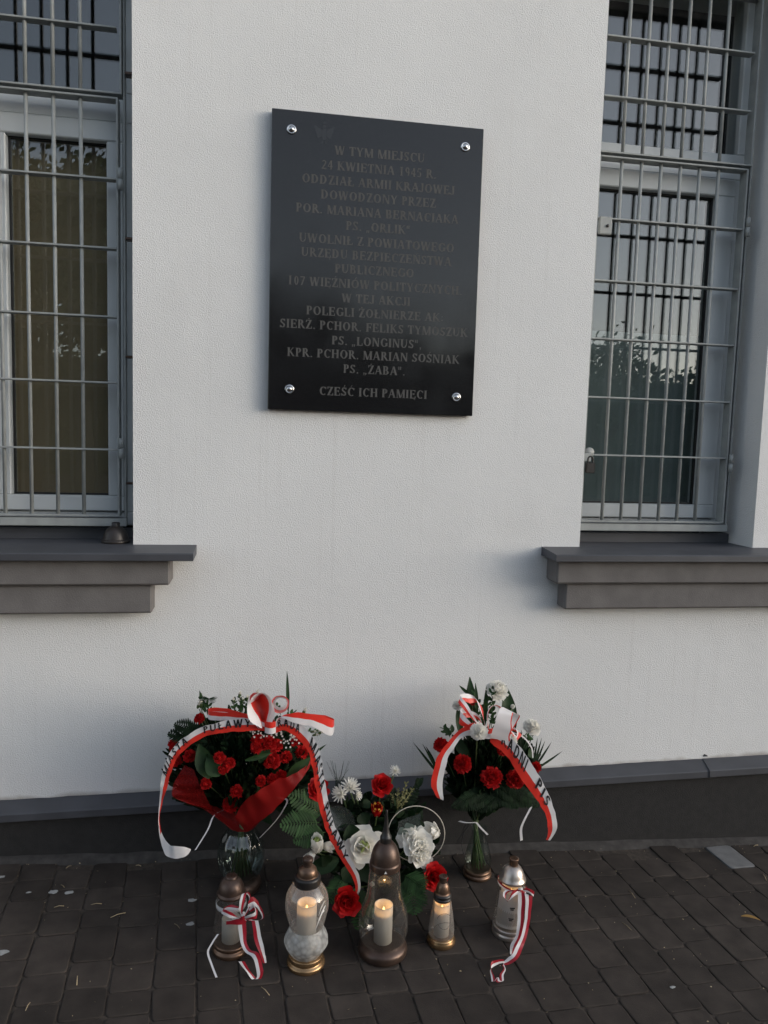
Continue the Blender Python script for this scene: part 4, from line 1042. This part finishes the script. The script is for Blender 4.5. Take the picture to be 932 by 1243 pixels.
# ---- right bouquet
def bouquet_right():
    rnd = random.Random(23)
    tie = at(*c2(490,705), -.205); O = tie
    r = empty('bouquet', tie, 'smaller right bouquet of dark foliage with white and red carnations', 'bouquet', 'bouquets leaning on the wall')
    st = MB(); ctr = at(*c2(560,620), -.18)
    for (h, R, m, Y) in (((590,128),.032,'w',-.17),((742,292),.030,'w',-.23),((505,312),.030,'w',-.385),((412,197),.015,'w',-.15),((648,352),.019,'w',-.35),((655,205),.008,'w',-.16),
                      ((338,372),.022,'r',-.25),((432,452),.027,'r',-.32),((563,513),.029,'r',-.35),((668,522),.030,'r',-.33),((757,470),.019,'r',-.27),((610,395),.018,'r',-.32),((480,185),.012,'r',-.17)):
        c = at(*c2(*h), Y); d = (c-ctr).normalized()*.7+V((0,-.8,.3))
        carnation('carnation', r, O, c, d, R, M_WHITEF if m == 'w' else M_CARN, rnd, 70 if m == 'w' else 46)
        st.tube(crom([tie+V((rnd.uniform(-.01,.01),rnd.uniform(-.01,.01),0)), tie.lerp(c,.5)+V((0,.02,0)), c-d.normalized()*R*1.2],5), .0019, 5)
    for k in range(16):
        a = k*2.4; rr = .012*sqrt(k/16); q = tie+V((rr*cos(a), rr*sin(a), .01)); b_ = PV2+V((.030*cos(a+2.4)*sqrt(k/16), .030*sin(a+2.4)*sqrt(k/16), .036))
        st.tube([q, q.lerp(b_,.5), b_], .0021, 5)
    st.build('stems', M_STEM, r, O)
    fo = MB()
    for i in range(1100):
        a = rnd.uniform(0, 2*pi); q = sqrt(rnd.random()); x = 558+178*q*cos(a); y = 500+165*q*sin(a)
        if y > 600: x = 558+(x-558)*(1-.45*(y-600)/70)-(y-600)*.35
        p = at(*c2(x, y), -.31+.13*q*q+rnd.uniform(0,.10)); d = (p-at(*c2(520,680), -.16)).normalized()+V((rnd.uniform(-.5,.5),rnd.uniform(-.6,.1),rnd.uniform(-.2,.5)))
        rnd_leaf(fo, p, d, rnd.uniform(.03,.055), rnd.uniform(.004,.012), rnd)
    for i in range(130):
        u = rnd.random(); x = 495+60*u+(15+130*u)*rnd.uniform(-1,1); y = 705-130*u; rnd_leaf(fo, at(*c2(x, y), -.24+rnd.uniform(-.04,.06)), V((rnd.uniform(-.6,.6),rnd.uniform(-.5,.1),1)), .05, .008, rnd)
    for i in range(240):
        a = rnd.uniform(0, 2*pi); q = sqrt(rnd.random()); x = 556+140*q*cos(a); y = 490+140*q*sin(a); p = at(*c2(x, y), -.14-.03*(y-400)/150)
        rnd_leaf(fo, p, V((rnd.uniform(-1,1),rnd.uniform(-.3,.3),rnd.uniform(-.3,1))), .07, .018, rnd)
    for k in range(9):                                   # feathery asparagus fern hanging out low at both sides
        x0, y0 = 560+rnd.uniform(-60,60), 560+rnd.uniform(-40,30); sx = -1 if k % 3 == 0 else 1
        fern(fo, at(*c2(x0, y0), -.27), at(*c2(x0+sx*rnd.uniform(110,190), y0+rnd.uniform(30,95)), -.30), .03, (0,-1,.5), .02, 22, rnd=rnd)
    fo.build('foliage', M_DLEAF, r, O)
    def bl(a, b, W, Ya, Yb, bend=.3, up=(0,-1,.1), m=M_BLEAF):
        q = MB(); leaf(q, at(*c2(*a), Ya), at(*c2(*b), Yb), W, up, bend, .3); q.build('broad_leaf', m, r, O)
    bl((470,330),(465,82),.026,-.17,-.10); bl((640,340),(622,118),.030,-.17,-.10); bl((425,330),(412,205),.014,-.19,-.14); bl((650,330),(655,200),.014,-.18,-.14)
    bl((460,430),(390,330),.018,-.30,-.26,m=M_DLEAF); bl((520,330),(537,118),.010,-.18,-.14); bl((495,240),(490,105),.008,-.18,-.15); bl((470,160),(420,115),.006,-.15,-.13)
    bl((380,330),(352,290),.010,-.24,-.22); bl((390,320),(388,285),.008,-.22,-.2); bl((720,420),(735,400),.02,-.28,-.26)
    def spikes(hub, tips, Y0, Y1, W=.0045):
        q = MB()
        for t_ in tips: leaf(q, at(*c2(*hub), Y0), at(*c2(*t_), Y1), W, (0,-1,.1), .12, .4, nu=6)
        q.build('palm_frond', M_DLEAF, r, O)
    spikes((735,490),[(760,345),(778,345),(792,358),(820,362),(866,402),(775,470),(742,380)],-.27,-.22)
    spikes((690,420),[(700,330),(720,340),(735,348),(690,310),(672,318)],-.26,-.24)
    spikes((345,520),[(222,365),(262,372)],-.28,-.24); spikes((320,462),[(275,380)],-.25,-.22)
    sp = MB()
    for (a, b) in (((505,300),(485,150)),((520,280),(505,190)),((540,270),(545,170)),((560,300),(565,150)),((470,250),(440,190)),((580,300),(560,220)),((380,340),(355,300)),((640,330),(600,270)),((700,350),(740,330)),((560,160),(568,130))):
        sp = MB(); sprig(sp, at(*c2(*a), -.20), at(*c2(*b), -.17), 9, .022, .006, rnd); sp.build('sprig', M_LEAF, r, O)
    # clear cellophane cuff and white curling ties
    ti = MB()
    for pts, w_ in (([(720,640,-.30),(735,640,-.31),(705,700,-.33),(690,740,-.33),(692,790,-.33)],.0045),([(420,705,-.24),(450,712,-.25),(495,712,-.25)],.004),([(648,318,-.32),(700,340,-.31),(735,385,-.30),(742,430,-.30)],.0022),([(495,712,-.25),(520,740,-.25),(545,765,-.25)],.003)):
        c = crom([at(*c2(x, y), Y) for x, y, Y in pts], 8); ti = MB(); ti.grid([[p-V((w_,0,.001)), p+V((w_,.001,.001))] for p in c]); ti.build('curling_tie', M_RWHITE, r, O)
    for pts in (((490,712),(450,720),(435,760),(410,800)),((470,715),(440,760),(432,810),(440,850))):
        ti = MB(); ti.tube(crom([at(*c2(x, y), -.24) for x, y in pts],6), .0014, 6); ti.build('dark_tie', M_INK, r, O)
    kn = at(*c2(545,330), -.34)
    R = empty('ribbon', kn, 'white and red satin ribbon with shorter lettered tails over the right bouquet', 'ribbon', 'white and red ribbons on the flowers and lanterns')
    A = [(530,345),(465,335),(430,345),(398,385),(370,440),(356,500),(350,560),(350,614)]
    B = [(520,275),(470,284),(420,310),(370,360),(330,420),(306,490),(296,540),(324,602)]
    l = Ribbon(edges(c2, A, B, [-.34,-.35,-.355,-.36,-.36,-.36,-.355,-.35]), 10); mb = MB(); l.mesh(mb); mb.build('tail', [M_RWHITE, M_RRED], R, kn)
    A = [(560,300),(610,322),(640,342),(682,378),(722,432),(762,500),(802,572),(830,640),(845,700),(842,750),(816,789)]
    B = [(555,360),(600,395),(628,425),(655,462),(690,520),(730,575),(768,628),(793,672),(805,715),(806,755),(798,787)]
    g_ = Ribbon(edges(c2, A, B, [-.345,-.355,-.36,-.37,-.38,-.385,-.39,-.395,-.395,-.39,-.38]), 10); mb = MB(); g_.mesh(mb); mb.build('tail', [M_RWHITE, M_RRED], R, kn)
    
    for wd, p, q in (('RADNI',(604,350),(712,480)),('PIS',(745,545),(806,640))):
        tx = MB(); g_.text(tx, wd, c2(*p), c2(*q), .35, .97); tx.build('lettering', M_INK, R, kn)
    def loop(rows, n=8, sp=.5):
        q = MB(); Ribbon([(*c2(*a), *c2(*b), ya, yb) for a, b, ya, yb in rows], n).mesh(q, sp); q.build('bow_loop', [M_RWHITE, M_RRED], R, kn)
    loop([((520,320),(505,300),-.34,-.34),((450,255),(430,290),-.34,-.34),((425,225),(425,265),-.32,-.32),((445,215),(470,255),-.29,-.29),((500,240),(512,270),-.28,-.28),((530,300),(525,310),-.32,-.32)])
    loop([((520,310),(500,285),-.31,-.31),((460,205),(432,210),-.30,-.30),((425,160),(418,185),-.28,-.28),((445,150),(465,190),-.25,-.25),((490,170),(515,200),-.24,-.24),((540,300),(535,310),-.30,-.30)])
    loop([((555,345),(640,357),-.365,-.365),((572,290),(648,305),-.385,-.385),((590,235),(655,250),-.385,-.385),((603,210),(660,235),-.37,-.37),((620,215),(685,250),-.34,-.34),((620,250),(665,285),-.325,-.325),((580,320),(640,345),-.335,-.335)], sp=.93)
    loop([((560,330),(545,320),-.33,-.33),((540,250),(548,235),-.33,-.33),((560,205),(575,200),-.31,-.31),((590,215),(610,220),-.29,-.29),((600,260),(590,270),-.29,-.29),((570,325),(560,330),-.32,-.32)])
    loop([((560,335),(575,345),-.34,-.34),((630,300),(640,320),-.35,-.35),((670,335),(665,355),-.34,-.34),((665,300),(690,330),-.31,-.31),((620,290),(630,300),-.31,-.31)])
    q = MB(); q.grid([[at(*c2(520+j*16, 300+i*11+4*sin(j)), -.352-.01*sin(pi*j/3)) for j in range(4)] for i in range(5)], matf=lambda i, j: 1 if i < 2 else 0); q.build('knot', [M_RWHITE, M_RRED], R, kn)
bouquet_right()

# ---- flower arrangement in the middle
def c3(x, y): return 340+x/4.236, 930+y/4.236
def arrangement():
    rnd = random.Random(5); base = ag(452, 1098); O = base
    r = empty('flower_arrangement', base, 'low arrangement of white and red artificial roses in a dark bowl', 'flowers')
    b = MB(); b.lathe(fil([(.001,.0),(.085,.0),(.10,.006),(.12,.045),(.128,.085),(.130,.090),(.125,.088),(.112,.06),(.001,.055)],3), base, 44); b.build('bowl', M_BLACK, r, O)
    st = MB(); root = base+V((0,0,.06))
    def F(kind, h, Y, R, d=(0,-1,.5), **k):
        c = at(*c3(*h), Y); st.tube(crom([root+V((rnd.uniform(-.05,.05),rnd.uniform(-.03,.03),0)), root.lerp(c,.6)+V((0,.02,.01)), c-V(d).normalized()*R*.9],5), .0024, 6)
        if kind == 'wr': rose('white_rose', r, O, c, d, R, M_WHITEF, M_LIME if k.get('lime') else M_WHITEF, rnd, k.get('n', 21), k.get('o', .9))
        if kind == 'rr': rose('red_rose', r, O, c, d, R, M_ROSE, M_ROSE, rnd, 22, .8)
        if kind == 'wt': tulip('white_bud', r, O, c, d, R, M_WHITEF, None, rnd, 9, k.get('sp', .3), M_LIME if k.get('lime') else None)
        if kind == 'rt': tulip('red_tulip', r, O, c, d, R, M_ROSE, M_YELTIP, rnd, 12, .2)
        if kind == 'mu': mum('chrysanthemum', r, O, c, d, R, rnd)
    F('wr', (428,412), -.44, .047, (-.15,-1,.45), lime=True, n=24, o=.95)
    F('wr', (715,402), -.44, .039, (.1,-1,.7)); F('wr', (724,462), -.455, .034, (.2,-1,.0)); F('wr', (655,360), -.42, .030, (-.5,-.8,.6), n=14)
    F('wt', (788,340), -.40, .030, (-.75,-.5,.5), sp=.5)
    F('wt', (190,402), -.45, .034, (-.1,-.45,1), sp=.12, lime=True); F('wt', (158,462), -.445, .020, (-.5,-.8,-.3), sp=.3); F('wt', (245,412), -.43, .022, (.7,-.6,.3), sp=.3)
    F('mu', (362,100), -.34, .030, (0,-.6,1)); F('mu', (302,140), -.35, .026, (-.6,-.7,.5)); F('mu', (405,150), -.35, .016, (.7,-.6,.3)); F('mu', (592,22), -.28, .018, (.1,-.7,.7))
    F('rr', (525,95), -.32, .030, (0,-.8,.7)); F('rr', (200,115), -.36, .030, (0,-.8,.6)); F('rr', (345,697), -.555, .034, (-.1,-1,.3)); F('rr', (798,568), -.47, .033, (.2,-1,.5))
    F('rt', (497,228), -.38, .027, (-.1,-.55,1))
    F('wt', (470,605), -.47, .010, (0,-1,.3)); F('wt', (536,345), -.47, .007, (0,-.2,1)); 
    st.build('stems', M_STEM, r, O)
    def fr(a, b, W, Ya, Yb, m=M_LEAF, sag=.012):
        q = MB(); fern(q, at(*c3(*a), Ya), at(*c3(*b), Yb), W, (0,-1,.8), sag, 13, rnd=rnd); q.build('fern_frond', m, r, O)
    fr((200,290),(8,305),.046,-.40,-.44); fr((220,250),(50,150),.044,-.36,-.38); fr((230,340),(75,385),.04,-.42,-.45); fr((560,300),(705,110),.04,-.30,-.26, M_DLEAF); fr((600,300),(725,230),.04,-.30,-.27, M_DLEAF)
    fr((665,560),(690,755),.052,-.45,-.52); fr((640,560),(735,640),.045,-.45,-.5); fr((450,640),(395,830),.045,-.46,-.55); fr((330,560),(250,700),.035,-.44,-.5)
    fo = MB()
    for (a, b, W, Ya, Yb) in (((360,300),(380,420),.03,-.41,-.42),((300,480),(120,540),.026,-.44,-.46),((250,500),(215,460),.02,-.45,-.47),((420,500),(460,600),.034,-.43,-.47),((370,520),(330,600),.03,-.44,-.46),((640,420),(610,330),.03,-.38,-.36),
                          ((560,190),(590,110),.014,-.31,-.28),((690,110),(735,60),.012,-.27,-.25),((715,100),(705,60),.012,-.27,-.25),((610,260),(625,215),.016,-.33,-.33),((420,240),(440,300),.024,-.37,-.38),((460,180),(420,210),.016,-.34,-.35),((560,260),(600,290),.02,-.35,-.37),((740,640),(700,520),.025,-.46,-.44),((330,250),(280,320),.022,-.37,-.40),((760,620),(770,570),.016,-.46,-.44),((440,650),(425,720),.026,-.48,-.53)):
        leaf(fo, at(*c3(*a), Ya), at(*c3(*b), Yb), W, (0,-1,.4), .4, .3)
    for i in range(420):
        a = rnd.uniform(0, 2*pi); q = sqrt(rnd.random()); x, y = 480+290*q*cos(a), 400+230*q*sin(a); p = at(*c3(x, y), -.36-.05*(y-300)/200+rnd.uniform(0,.07))
        if p.z < gz(p.x)+.03: continue
        rnd_leaf(fo, p, V((rnd.uniform(-1,1),rnd.uniform(-.8,0),rnd.uniform(-.4,1))), rnd.uniform(.035,.06), rnd.uniform(.008,.016), rnd)
    fo.build('foliage', M_DLEAF, r, O)
    sh = MB(); leaf(sh, at(*c3(260,215),-.38), at(*c3(385,330),-.39), .035, (0,-1,.3), .3, .2); sh.build('sheer_leaf', M_SHEER, r, O); sh = MB(); sh.grid([[at(*c3(608,285),-.41), at(*c3(660,262),-.40), at(*c3(722,245),-.40)],[at(*c3(604,325),-.415), at(*c3(660,322),-.41), at(*c3(720,300),-.41)],[at(*c3(606,352),-.42), at(*c3(650,352),-.415), at(*c3(690,340),-.41)]])
    sh.build('sheer_leaf', M_SHEER, r, O)
    go = MB()
    for (a, b) in (((590,250),(650,85)),((600,220),(605,120)),((610,230),(680,120)),((590,210),(575,150)),((620,180),(650,130)),((190,250),(180,190))):
        go = MB(); sprig(go, at(*c3(*a), -.34), at(*c3(*b), -.31), 16, .010, .003, rnd); go.build('olive_sprig', M_OLIVE, r, O)
    fz_ = MB()                                           # fine wiry sprays at the top left
    for i in range(16):
        x = 300+rnd.uniform(-70,60); fz_.tube([at(*c3(300+rnd.uniform(-20,20),110), -.30), at(*c3((300+x)/2,50), -.28), at(*c3(x,rnd.uniform(-30,20)), -.26)], .0005, 4)
    fz_.build('wiry_spray', M_DLEAF, r, O)
    rg = MB(); c = at(*c3(700,348), -.40); pts = []
    for i in range(49):
        a = 2*pi*i/48; p = at(*c3(700+146*cos(a), 348-143*sin(a)), -.40+.01*sin(a)); pts.append(p)
    rg.tube(pts, .0015, 6, caps=False); rg.build('wire_hoop', mat('pale_wire', (.42,.38,.32), .5), r, O)
arrangement()

# ---- small ribbons on the lanterns
def ca(x, y): return 250+x/7.767, 1040+y/7.767
def ce(x, y): return 505+x/6.013, 1040+y/6.013
def lantern_ribbons():
    kn = at(*ca(330,540), PA.y-.055)
    R = empty('ribbon', kn, 'short red and white ribbon bow tied round the left lantern', 'ribbon', 'white and red ribbons on the flowers and lanterns')
    y0 = PA.y-.062
    def rb(conv, rows, nm, root, k, n=7, sp=.5):
        q = MB(); Ribbon([(*conv(*a), *conv(*b), ya) for a, b, ya in rows], n).mesh(q, sp); q.build(nm, [M_RWHITE, M_DKRED], root, k)
    rb(ca, [((300,640),(372,630),y0),((312,740),(378,720),y0-.008),((332,830),(385,820),y0-.02),((372,905),(420,880),y0-.032),((435,945),(490,905),y0-.045),((468,1040),(535,1030),y0-.055),((478,1128),(540,1090),y0-.062),((440,1158),(505,1158),y0-.064),((375,1085),(440,1108),y0-.058),((308,985),(362,985),y0-.05)], 'tail', R, kn)
    rb(ca, [((492,600),(428,605),y0),((510,700),(445,700),y0-.006),((535,820),(465,815),y0-.014),((558,920),(500,900),y0-.022),((570,1000),(535,1005),y0-.028)], 'tail', R, kn)
    rb(ca, [((345,560),(335,600),y0-.006),((250,580),(260,540),y0-.016),((185,555),(200,505),y0-.012),((145,530),(165,490),y0+.004),((180,500),(230,455),y0+.012),((300,500),(310,470),y0-.002)], 'bow_loop', R, kn)
    rb(ca, [((340,575),(350,550),y0-.008),((312,500),(345,520),y0-.022),((320,400),(365,410),y0-.02),((345,350),(385,335),y0-.008),((400,370),(420,365),y0+.008),((400,460),(420,470),y0+.006),((360,550),(370,560),y0-.004)], 'bow_loop', R, kn)
    rb(ca, [((350,575),(380,600),y0-.012),((400,550),(440,590),y0-.028),((465,510),(475,575),y0-.026),((440,450),(480,500),y0-.010),((400,500),(420,520),y0-.004)], 'bow_loop', R, kn)
    rb(ca, [((390,480),(400,420),y0),((470,470),(440,385),y0+.004),((520,540),(500,440),y0+.010),((525,585),(548,560),y0+.016),((480,600),(500,600),y0+.010),((400,590),(400,605),y0)], 'bow_loop', R, kn)
    rb(ca, [((385,600),(370,635),y0-.004),((300,580),(290,640),y0-.003),((190,600),(190,640),y0+.012)], 'bow_loop', R, kn, sp=.15)
    q = MB()                                             # band round the neck of the glass
    rows = [[PA+V((.0425*sin(a), -.0425*cos(a), z)) for a in [2*pi*i/40 for i in range(41)]] for z in (.136,.143,.150)]
    q.grid(rows, matf=lambda i, j: 0); q.build('neck_band', [M_RWHITE], R, kn)
    q = MB(); q.grid([[at(*ca(325+j*14, 520+i*20+5*sin(j*2)), y0-.012-.006*sin(pi*j/3)) for j in range(4)] for i in range(5)], matf=lambda i, j: 0 if i < 2 else 1); q.build('knot', [M_RWHITE, M_DKRED], R, kn)
    # trailing ribbon, right lantern
    ye = PE.y-.052; kn = at(*ce(765,240), ye)
    R = empty('ribbon', kn, 'thin red and white ribbon trailing from the right lantern onto the pavement', 'ribbon', 'white and red ribbons on the flowers and lanterns')
    gp = lambda x, y, u=.002: ag(*ce(x, y), u)
    def wr(rows, nm, sp=.5, n=7):
        q = MB(); Ribbon(rows, n, True).mesh(q, sp); q.build(nm, [M_RWHITE, M_DKRED], R, kn)
    P_ = lambda x, y, d: at(*ce(x, y), d)
    wr([(P_(746,262,ye),P_(792,262,ye)),(P_(745,350,ye-.006),P_(795,350,ye-.006)),(P_(738,450,ye-.014),P_(790,450,ye-.014)),(P_(728,560,ye-.022),P_(768,570,ye-.022)),(P_(690,650,ye-.034),P_(735,655,ye-.034)),(P_(686,712,ye-.045),P_(706,718,ye-.045))], 'tail')
    wr([(P_(792,268,ye-.003),P_(848,285,ye-.003)),(P_(798,350,ye-.010),P_(842,360,ye-.010)),(P_(792,450,ye-.020),P_(832,460,ye-.020)),(P_(768,560,ye-.032),P_(808,570,ye-.032)),(P_(728,660,ye-.05),P_(775,670,ye-.05)),(gp(700,715,.022),gp(742,742,.018)),(gp(660,742,.010),gp(690,780,.008)),(gp(632,770,.006),gp(640,792,.006))], 'tail')
    wr([(gp(645,775,.006),gp(640,750,.018)),(gp(600,785,.006),gp(598,752,.020)),(gp(560,806,.004),gp(548,766,.018)),(gp(538,830,.004),gp(552,830,.010)),(gp(545,870,.003),gp(568,868,.005)),(gp(548,910,.003),gp(575,908,.003))], 'tail')
    wr([(gp(572,910,.005),gp(568,908,.005)),(gp(600,880,.007),gp(585,880,.006)),(gp(612,905,.005),gp(580,911,.006)),(gp(640,905,.004),gp(612,911,.004)),(gp(640,860,.004),gp(612,855,.005)),(gp(655,825,.004),gp(640,815,.006)),(gp(640,785,.008),gp(628,790,.008))], 'tail')
    wr([(P_(770,250,ye-.004),P_(752,228,ye-.004)),(P_(710,290,ye-.016),P_(700,260,ye-.016)),(P_(672,318,ye-.018),P_(668,325,ye-.010)),(P_(635,285,ye-.012),P_(655,285,ye-.008)),(P_(655,245,ye),P_(680,255,ye)),(P_(735,245,ye-.002),P_(745,238,ye-.002))], 'bow_loop')
    wr([(P_(775,250,ye-.004),P_(770,232,ye-.004)),(P_(830,268,ye-.014),P_(815,232,ye-.014)),(P_(858,290,ye-.012),P_(860,262,ye-.012)),(P_(840,262,ye),P_(850,245,ye)),(P_(790,235,ye),P_(800,225,ye))], 'bow_loop')
    q = MB(); rows = []
    for z0, dz in ((0,0),(.5,.006),(1,.012)):
        row = []
        for i in range(41):
            a = 2*pi*i/40; zz = .158-.012*sin(a)*1.0+dz-.008; row.append(PE+axE*zz+V((.0438*sin(a), -.0438*cos(a), 0)))
        rows.append(row)
    q.grid(rows, matf=lambda i, j: i); q.build('neck_band', [M_RWHITE, M_DKRED], R, kn)
    q = MB(); q.grid([[at(*ce(745+j*12, 225+i*9), ye-.010-.006*sin(pi*j/3)) for j in range(4)] for i in range(4)], matf=lambda i, j: 0 if i < 2 else 1); q.build('knot', [M_RWHITE, M_DKRED], R, kn)
    # loose scrap of white curling ribbon leaning on the left lantern
    q = MB(); c = crom([at(*ca(112,730), PA.y-.045), at(*ca(60,810), PA.y-.06), at(*ca(18,900), PA.y-.07), at(*ca(50,1010), PA.y-.085), ag(*ca(98,1138), .003)], 7); q.grid([[p-V((.0028,0,0)), p+V((.0028,0,.0006))] for p in c])
    tag(q.build('ribbon_scrap', M_RWHITE), 'narrow white ribbon scrap bent on the ground left of the bow lantern', 'ribbon')
lantern_ribbons()

# ------------------------------------------------------------------ lantern cap left on the window sill
def lid():
    p = at(140.5, 657, .055); p.z = 1.0935
    O = p; r = empty('grave_lantern_lid', p, 'dark domed lantern cap left on the left window sill', 'lantern lid')
    q = MB(); q.lathe(fil([(.045,0),(.047,.004),(.046,.009),(.042,.012),(.041,.016),(.036,.034),(.026,.048),(.014,.055),(.013,.056)],3), p, 44); q.build('shell', mat('black_bronze_plastic', (.035,.029,.026), .4, metal=.3), r, O)
    q = MB(); q.lathe([(.0135,.054),(.0135,.066),(.0115,.068),(.001,.068)], p, 28, lobes=6, lobe=.08); q.build('knob', M_BLACK, r, O)
lid()

# ------------------------------------------------------------------ small things lying about
def litter():
    rnd = random.Random(9); mb = MB()
    def cb(x, y): return x/3.423, 880+y/3.423
    def cr(x, y): return 640+x/3.192, 880+y/3.192
    spots = [cb(115,1170),cb(490,790),cb(400,745),cb(575,585),cb(320,1062),cb(245,755),cb(735,835),cb(260,670),cb(285,590),cr(405,655),cr(385,780),cr(920,590),cr(885,468),(322,1203)]
    for (x, y) in spots:
        p = ag(x, y, .002); a = rnd.uniform(0, pi); L = rnd.uniform(.008,.024); d = V((cos(a), sin(a), 0)); c = [p-d*L, p+V((0,0,.003)), p+d*L]; mb.tube(c, .0011, 5)
    for i in range(420):                                  # crumbs caught in the joints
        x, y = rnd.uniform(-.9,2.1), -rnd.random()**1.3*1.05-.03; p = V((x, y, gz(x)-.001)); a = rnd.uniform(0, pi); d = V((cos(a), sin(a), 0)); L = rnd.uniform(.0012,.0045)
        mb.add([p-d*L, p+V((-d.y,d.x,0))*L*.5, p+d*L, p+V((d.y,-d.x,0))*L*.4+V((0,0,.002))], [(0,1,3),(1,2,3),(0,3,2)], 0, False)
    o = mb.build('litter', M_STRAW); o['kind'] = 'stuff'
    dr = MB()
    for (q, s) in ((cb(220,693),.016),(cb(287,695),.015),(cb(118,695),.008),(cb(5,630),.012),(cb(797,728),.015),(cb(790,825),.013),(cb(5,945),.018),(cr(562,1015),.009)):
        p = ag(*q, .0022); n = 14; ring_ = [p+V((s*cos(2*pi*k/n)*rnd.uniform(.7,1.25), s*.62*sin(2*pi*k/n)*rnd.uniform(.7,1.25), -.0005)) for k in range(n)]
        dr.add([p+V((0,0,.0012))]+ring_, [(0,1+k,1+(k+1)%n) for k in range(n)], 0)
    o = dr.build('dirt_splashes', M_DROP); o['kind'] = 'stuff'
    q = MB(); p = ag(910, 1115, .004); leaf(q, p+V((-.022,.014,0)), p+V((.024,-.022,.004)), .008, (0,0,1), .5, .5)
    tag(q.build('dry_leaf', M_DRYLEAF), 'curled yellow dry leaf lying on the paving at the far right', 'leaf')
litter()

# ------------------------------------------------------------------ across the yard, mirrored in the panes and the polished stone
def tree(x, y, H, R, seed, label, leafy=1.0):
    rnd = random.Random(seed); z0 = gz(x); base = V((x, y, z0-.02))
    r = empty('tree', base, label, 'tree', 'trees across the yard'); tr = MB(); tips = []
    def grow(p, d, L, rad, lev):
        n = 4; pts = [p]; q = p
        for i in range(n):
            d = (d+V((rnd.uniform(-.16,.16), rnd.uniform(-.16,.16), .05))).normalized(); q = q+d*(L/n); pts.append(q)
        tr.tube(pts, [rad*(1-.45*i/n) for i in range(n+1)], 7 if lev < 2 else 4)
        if lev >= 2: tips.extend(pts[1:])
        if lev < 4:
            for k in range(4 if lev == 0 else 3):
                a = rnd.uniform(0, 2*pi); s = d.orthogonal().normalized(); s2 = d.cross(s); e = (d*.8+(s*cos(a)+s2*sin(a))*rnd.uniform(.5,.95)).normalized()
                grow(pts[rnd.choice((2,3,4))] if lev else pts[rnd.choice((3,4))], e, L*rnd.uniform(.58,.76), rad*.5, lev+1)
    grow(base, V((rnd.uniform(-.05,.05),0,1)), H*.36, R*.06+.05, 0)
    tr.build('trunk', M_BARK, r, base)
    cr = MB()
    for p in tips:
        for k in range(int(5*leafy)+1):
            q = p+V((rnd.gauss(0,.22), rnd.gauss(0,.22), rnd.gauss(0,.2))); d, a, b = frame_of((rnd.uniform(-1,1),rnd.uniform(-1,1),rnd.uniform(-.3,1))); s = rnd.uniform(.05,.11)
            cr.add([q-a*s, q+b*s*.5, q+a*s, q-b*s*.5], [(0,1,2,3)], 0, False)
    cr.build('crown', M_TREELEAF, r, base)
tree(-3.2,-12.0,7.0,2.4,1,'leafy tree across the yard mirrored in the left window',5)
tree(-6.6,-12.5,7.4,2.4,2,'outermost leafy tree across the yard at the far left',5)
tree(-4.8,-14.5,7.6,2.4,8,'broad leafy tree standing between the two left trees',4)
tree(0.8,-16.0,5.9,2.2,3,'tree across the yard mirrored in the polished plaque',3)
tree(3.6,-17.5,5.4,2.2,6,'round leafy tree across the yard between two others',4)
tree(5.9,-17.0,5.2,2.2,9,'rounded leafy tree right of the plaque reflection',4)
tree(9.0,-15.0,5.2,2.0,4,'sparse tree mirrored in the right window',.35)
tree(12.6,-15.0,5.4,2.0,5,'thin young tree at the right edge of the yard',.35)
def hedge():
    rnd = random.Random(31); mb = MB()
    mb.box((-30,-20.9,-1.2),(34,-20.2,3.5))
    for i in range(26000):
        x = rnd.uniform(-30,34); top = 4.3+.7*noise.noise(V((x*.35,0,0)))+.4*noise.noise(V((x*1.3,4,0))); z = gz(x)+top*rnd.random()**.7; y = -20+rnd.uniform(-.6,.9)
        d, a, b = frame_of((rnd.uniform(-1,1),rnd.uniform(-.3,1),rnd.uniform(-.3,1))); s = rnd.uniform(.07,.16); p = V((x, y, z)); mb.add([p-a*s, p+b*s*.6, p+a*s, p-b*s*.6], [(0,1,2,3)], 0, False)
    o = mb.build('hedge_foliage', M_TREELEAF); o['kind'] = 'stuff'
hedge()
